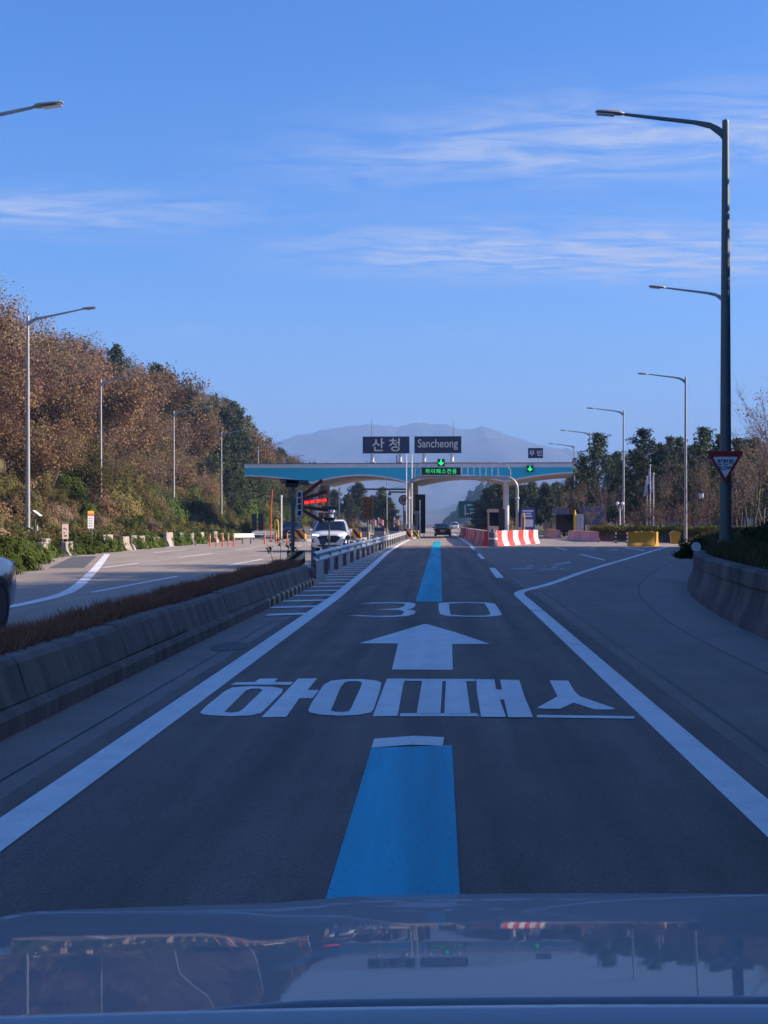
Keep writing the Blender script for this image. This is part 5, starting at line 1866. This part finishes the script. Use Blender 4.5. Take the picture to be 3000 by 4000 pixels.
CG = 'cedars and pines behind the hedge'
P_ced = [pine('cedar_tree', 'tall dark cedar with layered boughs behind the hedge', 'tree', 151 + k, 11.0, CG, 1.15, .42, (15, 12, 13)[k]) for k in range(3)]
P_bg = [bare('bare_tree', 'leafless winter tree with fine twigs behind the hedge', 'tree', 161 + k, 8.5, 500 * k, group='bare trees behind the hedge') for k in range(3)]
P_bs = [bare('bare_shrub', 'low leafless reddish shrub in the planted verge', 'shrub', 171 + k, 3.4, 260, 'leaf_red', 'bare shrubs behind the hedge', 4) for k in range(2)]
for q in (P_ced, P_bg, P_bs):
    for p in q:
        U[id(p)] = [False]
for xd, y, s_ in ((1292, 150, 1.02), (1262, 178, .9), (1340, 172, .92), (1392, 152, 1.06), (1428, 165, .95), (1372, 140, .8), (1470, 150, .95), (1520, 138, .98), (1556, 150, .95), (1590, 140, .85), (1640, 150, .9),
                  (1450, 180, 1.1), (1330, 195, .95), (1500, 190, 1.0), (1235, 205, .8), (1610, 185, 1.0), (1680, 160, 1.0)):
    x = (xd - 950) / 3000 * y
    put(P_ced, x, y, s_)
for xd, y, s_ in ((1250, 140, .75), (1275, 132, .7), (1310, 128, .75), (1345, 136, .7), (1365, 128, .65), (1415, 133, .75), (1440, 140, .9), (1480, 130, 1.0), (1495, 142, 1.1), (1535, 128, .9), (1570, 132, 1.0), (1615, 120, 1.05),
                  (1648, 112, 1.5), (1690, 104, 1.65), (1600, 108, .8), (1225, 160, .7), (1210, 190, .7), (1240, 175, .8), (1628, 100, 1.15)):
    x = (xd - 950) / 3000 * y
    put(P_bg, x, y, s_)
for xd, y, s_ in ((1385, 120, .9), (1408, 118, 1.0), (1432, 121, .95), (1452, 117, 1.05), (1475, 119, 1.0), (1492, 114, .95), (1512, 117, 1.0), (1535, 113, 1.05), (1360, 124, .8), (1335, 128, .8), (1560, 112, 1.0), (1580, 108, 1.0), (1320, 126, .7)):
    x = (xd - 950) / 3000 * y
    put(P_bs, x, y, s_)
# dark pines beyond the toll gate, both sides of the road
PG = 'pines beyond the toll gate'
P_far = [pine('pine_tree', 'bushy dark pine standing beside the road beyond the toll gate', 'tree', 181 + k, 7.2, PG, 1.5, .40, 14) for k in range(2)]
for p in P_far:
    U[id(p)] = [False]
for xd, y, s_ in ((775, 232, 1.0), (828, 238, 1.05), (752, 226, .7), (842, 232, .8), (805, 250, .8), (722, 240, .75), (700, 250, .8), (1052, 214, .95), (1075, 206, 1.0), (1098, 212, .98), (1128, 205, .95), (1150, 214, 1.05), (1178, 200, .95), (1036, 226, .75), (1205, 210, 1.0),
                  (1110, 224, 1.1), (1230, 218, 1.05), (1062, 232, 1.0)):
    x = (xd - 950) / 3000 * y
    put(P_far, x, y, s_)
for xd, y, s_ in ((690, 235, .7), (735, 215, .5), (760, 212, .45), (865, 260, .5), (880, 275, .5), (1022, 240, .5), (1012, 262, .5), (1040, 212, .5), (1068, 200, .45), (1095, 198, .5)):
    x = (xd - 950) / 3000 * y
    put(S_ol if rg.random() < .5 else S_ru, x, y, s_ * 2, label='roadside bush beyond the toll gate', group='bushes beyond the toll gate')
for k in range(150):
    xd = 960 + 110 * rg.random() ** 1.2
    f = .45 + .55 * rg.random()
    yq = 700 + 250 * f
    top = (1130 - lerp(HILL, xd)) / F_D * 950.
    x = (xd - 950) / 3000 * 950
    place(rg.choice(P_far), [True], (x, yq, top * (f ** 1.15) - 5.5), rg.uniform(0, 6.28), rg.uniform(.7, 1.1), 'small dark tree on the hazy hill beyond the toll gate', 'trees on the hazy hill')
# shrub and ivy over the near bank
t = shrub('dark_shrub', 'big dark evergreen shrub on the bank behind the curved wall', 'shrub', 191, 1.25, 1.95, 'leaf_ever', 9000, .11)
t.location = (8.1, 29.5, gz_(8.1, 29.5) - .1)
t = shrub('dark_shrub', 'smaller dark shrub on the bank below the triangular sign', 'shrub', 192, 1.0, 1.0, 'leaf_ever', 5000, .1)
t.location = (9.0, 37.5, gz_(9.0, 37.5) - .1)
t = shrub('vine_clump', 'dark vine hanging over the end of the curved wall', 'plant', 193, .62, .55, 'leaf_ever', 3600, .075)
t.location = (6.55, 35.0, .62)
for x, y, s_ in ((7.4, 39.5, .9), (8.4, 43, .8), (9.2, 46.5, .75), (10.3, 52, .9), (11.6, 58, .8), (12.4, 66, 1.0), (14.2, 75, 1.0)):
    put(S_ol, x + .9, y, s_ * .55, label='low dull bush on the verge behind the curved wall', group='low bushes on the right verge')

# flags, lamps, board, building
for dx, dy, hh, lb in ((0, 0, 5.6, 'short'), (.32, .1, 6.7, 'tall middle'), (.62, 0, 5.9, 'right')):
    t = thing('flagpole', {'short': 'lowest of three white flagpoles in the park', 'tall middle': 'tallest of three white flagpoles in the park', 'right': 'bare headed white flagpole of the three in the park'}[lb], 'flagpole', (19.4 + dx, 130 + dy, gz_(19.4, 130)), group='flagpoles')
    MB().tube([(0, 0, -.2), (0, 0, hh)], [.05, .035], 8).build('pole', M['white'], t, sm=True)
    MB().lathe([(.001, hh), (.09, hh + .04), (.09, hh + .1), (.001, hh + .14)], 10).build('finial', M['white'], t)
    m = MB()
    g_ = []
    for j in range(7):
        g_.append([(-.05 - .30 * (i / 4) * (.3 + .7 * j / 6) + .02 * math.sin(j + i), .05 * math.sin(i * 2.2 + j), hh - .15 - 1.5 * j / 6 - .12 * i / 4) for i in range(5)])
    m.loft(g_, closed=False)
    f_ = m.build('flag', M['flagcloth'], t, sm=True)
t = thing('park_lamp', 'black period street lantern in front of the bare shrubs', 'lamp', (22.4, 119, gz_(22.4, 119)))
MB().tube([(0, 0, -.1), (0, 0, .4), (0, 0, 2.7), (0, 0, 3.3)], [.09, .05, .04, .03], 10).build('post', M['black'], t)
MB().lathe([(.12, 3.3), (.2, 3.4), (.24, 3.75), (.2, 3.8)], 12).build('lantern_glass', M['lamp_glass'], t)
MB().lathe([(.28, 3.8), (.12, 3.98), (.03, 4.05), (.001, 4.2)], 12).build('lantern_roof', M['black'], t)
t = thing('globe_lamp', 'white lamp post with two globes behind the hedge', 'lamp', (15.7, 121, gz_(15.7, 121)))
MB().tube([(0, 0, -.1), (0, 0, 3.1)], [.08, .05], 10).build('post', M['white'], t)
for sx in (-1, 1):
    MB().tube([(0, 0, 2.6), (sx * .18, 0, 2.85), (sx * .22, 0, 3.1)], .025, 6).build('bracket', M['white'], t)
    MB().lathe([(.001, 3.08), (.1, 3.12), (.16, 3.24), (.13, 3.36), (.001, 3.42)], 12, (sx * .22, 0, 0)).build('globe', M['white_letter'], t, sm=True)
bb = thing('picture_board', 'wide blue picture board under the bare trees', 'board', (15.0, 136, 0))
MB().b2(-1.2, 1.2, -.05, .05, 1.4, 3.1).build('picture', M['bluepic'], bb)
MB().b2(-1.3, 1.3, -.08, -.0, 3.1, 3.2).b2(-1.3, 1.3, -.08, -.0, 1.3, 1.4).build('frame', M['postgrey'], bb)
for x in (-1.25, 1.25):
    MB().tube([(x, 0, -.1), (x, 0, 3.2)], .06, 8).build('post', M['postgrey'], bb)
ho_ = thing('park_building', 'pale building with a grey roof hidden behind the trees', 'building', (38, 170, 0))
MB().b2(-9, 9, 0, 9, -.5, 4.6).build('wall', M['wallpale'], ho_)
MB().prism([(-10, 4.5), (10, 4.5), (8.6, 6.4), (-8.6, 6.4)], -1, 10, 'XZ').build('roof', M['roofgrey'], ho_)
for k in range(6):
    w_ = MB().b2(-8 + k * 2.8, -6.4 + k * 2.8, -.08, .05, 1.2, 3.2).build('window', M['glass'], ho_)
    MB().b2(-8.1 + k * 2.8, -6.3 + k * 2.8, -.11, -.0, 1.05, 1.18).build('sill', M['white'], w_)
tr = thing('parked_truck', 'dark parked truck with pale panels in the shade behind the notice board', 'truck', (13.6, 150, 0), R(8))
MB().b2(-1.1, 1.1, 0, 1.8, .55, 2.5).build('cab', M['carblack'], tr, bev=.08)
MB().b2(-.95, .95, -.02, .05, 1.5, 2.3).build('windscreen', M['glass'], tr)
MB().b2(-1.15, 1.15, 1.95, 6.2, .9, 1.15).b2(-1.15, -1.08, 1.95, 6.2, 1.15, 1.6).b2(1.08, 1.15, 1.95, 6.2, 1.15, 1.6).build('cargo_bed', M['postgrey'], tr)
MB().b2(-.95, -.15, 2.2, 2.3, 1.15, 3.2).b2(.05, .95, 2.4, 2.5, 1.15, 3.2).build('load_panel', M['flagcloth'], tr)
for yy in (.9, 4.9):
    for sx in (-1, 1):
        MB().lathe([(.2, -.12), (.4, -.12), (.42, 0), (.4, .12), (.2, .12)], 18, (sx * .98, yy, .42), 'X').build('wheel', M['tyre'], tr)
# pink bunting figures / warning flags beyond the toll lanes
for k, (x, y) in enumerate(((-8.2, 165), (-7.4, 167), (-5.6, 170))):
    t = thing('warning_flag', 'small pink warning flag on a stick beyond the toll islands', 'flag', (x, y, 0), group='pink warning flags')
    MB().tube([(0, 0, 0), (0, 0, 2.2)], .03, 6).build('stick', M['white'], t)
    MB().loft([[(.03 + .16 * i, .05 * math.sin(i * 1.7), 2.15 - .08 * i), (.03 + .16 * i, .05 * math.sin(i * 1.7 + .5), 1.55 - .1 * i)] for i in range(5)], closed=False).build('cloth', M['pink_plastic'], t)
for k in range(3):
    t = thing('concrete_block', 'grey concrete block row behind the second island', 'block', (-7.0 + k * 1.25, 128 + k * 4, 0), group='concrete blocks behind the islands')
    MB().b2(-.5, .5, 0, 1.6, 0, .7).build('block', M['concrete_light'], t, bev=.03)
    MB().b2(-.45, .45, .1, 1.5, .7, 1.1).build('blue_crate', M['navy'], t)

# ------------------------------------------------------------------ say where each look-alike stands
BASE = {'autumn tree full of rusty brown leaves on the hillside': 'rusty brown autumn tree', 'autumn tree with dull red leaves on the hillside': 'dull red autumn tree',
        'thin autumn tree with pale tan leaves on the hillside': 'thin tan leaved tree', 'small tree with yellowish olive leaves on the lower hillside': 'small olive leaved tree',
        'leafless grey twiggy tree among the russet trees on the hillside': 'leafless grey twiggy tree', 'dark green pine standing among the russet hillside trees': 'dark green pine',
        'dry brown shrub on the grassy bank below the trees': 'dry brown shrub', 'leafy green shrub on the grassy bank below the trees': 'leafy green shrub',
        'olive green shrub on the grassy bank below the trees': 'olive green shrub', 'rusty leaved shrub on the grassy bank below the trees': 'rusty leaved shrub'}
for o in list(COL.objects):
    if o.parent is None and o.get('group') in (LH, BK) and o.get('label') in BASE:
        x, y = o.location.x, o.location.y
        dl = lcx(y) - x
        if o['group'] == LH:
            how = ' low on the slope' if dl < 12 else ' halfway up the slope' if dl < 22 else ' on the ridge'
        else:
            how = ' low on the bank' if dl < 6.5 else ' high on the bank'
        where = ' before the solar device' if y < 62 else ' above the solar device' if y < 84 else ' above the yellow headed notice' if y < 112 else ' above the small blue plate' if y < 140 else \
            ' above the orange posts' if y < 178 else ' behind the toll canopy'
        o['label'] = BASE[o['label']] + how + where
    elif o.parent is None and o.get('label') == 'tall dark cedar with layered boughs behind the hedge':
        d = 950 + 3000 * o.location.x / o.location.y
        o['label'] = 'tall dark cedar ' + ('behind the right end of the toll canopy' if d < 1300 else 'behind the two globed lamp' if d < 1380 else 'behind the flagpoles' if d < 1445 else
                                           'behind the period lantern' if d < 1540 else 'behind the dark pole with the triangular sign')
    elif o.parent is None and o.get('label') == 'leafless winter tree with fine twigs behind the hedge':
        d = 950 + 3000 * o.location.x / o.location.y
        o['label'] = 'leafless winter tree with fine twigs ' + ('beside the blue picture board' if d < 1330 else 'near the flagpoles' if d < 1460 else 'near the period lantern' if d < 1545 else 'beside the pole with the triangular sign')
    elif o.parent is None and o.get('label') == 'bushy dark pine standing beside the road beyond the toll gate':
        o['label'] = 'bushy dark pine beyond the toll gate ' + ('behind the brown board' if o.location.x < 0 else 'behind the green direction sign' if o.location.x < 8.5 else 'behind the beige toll booth')
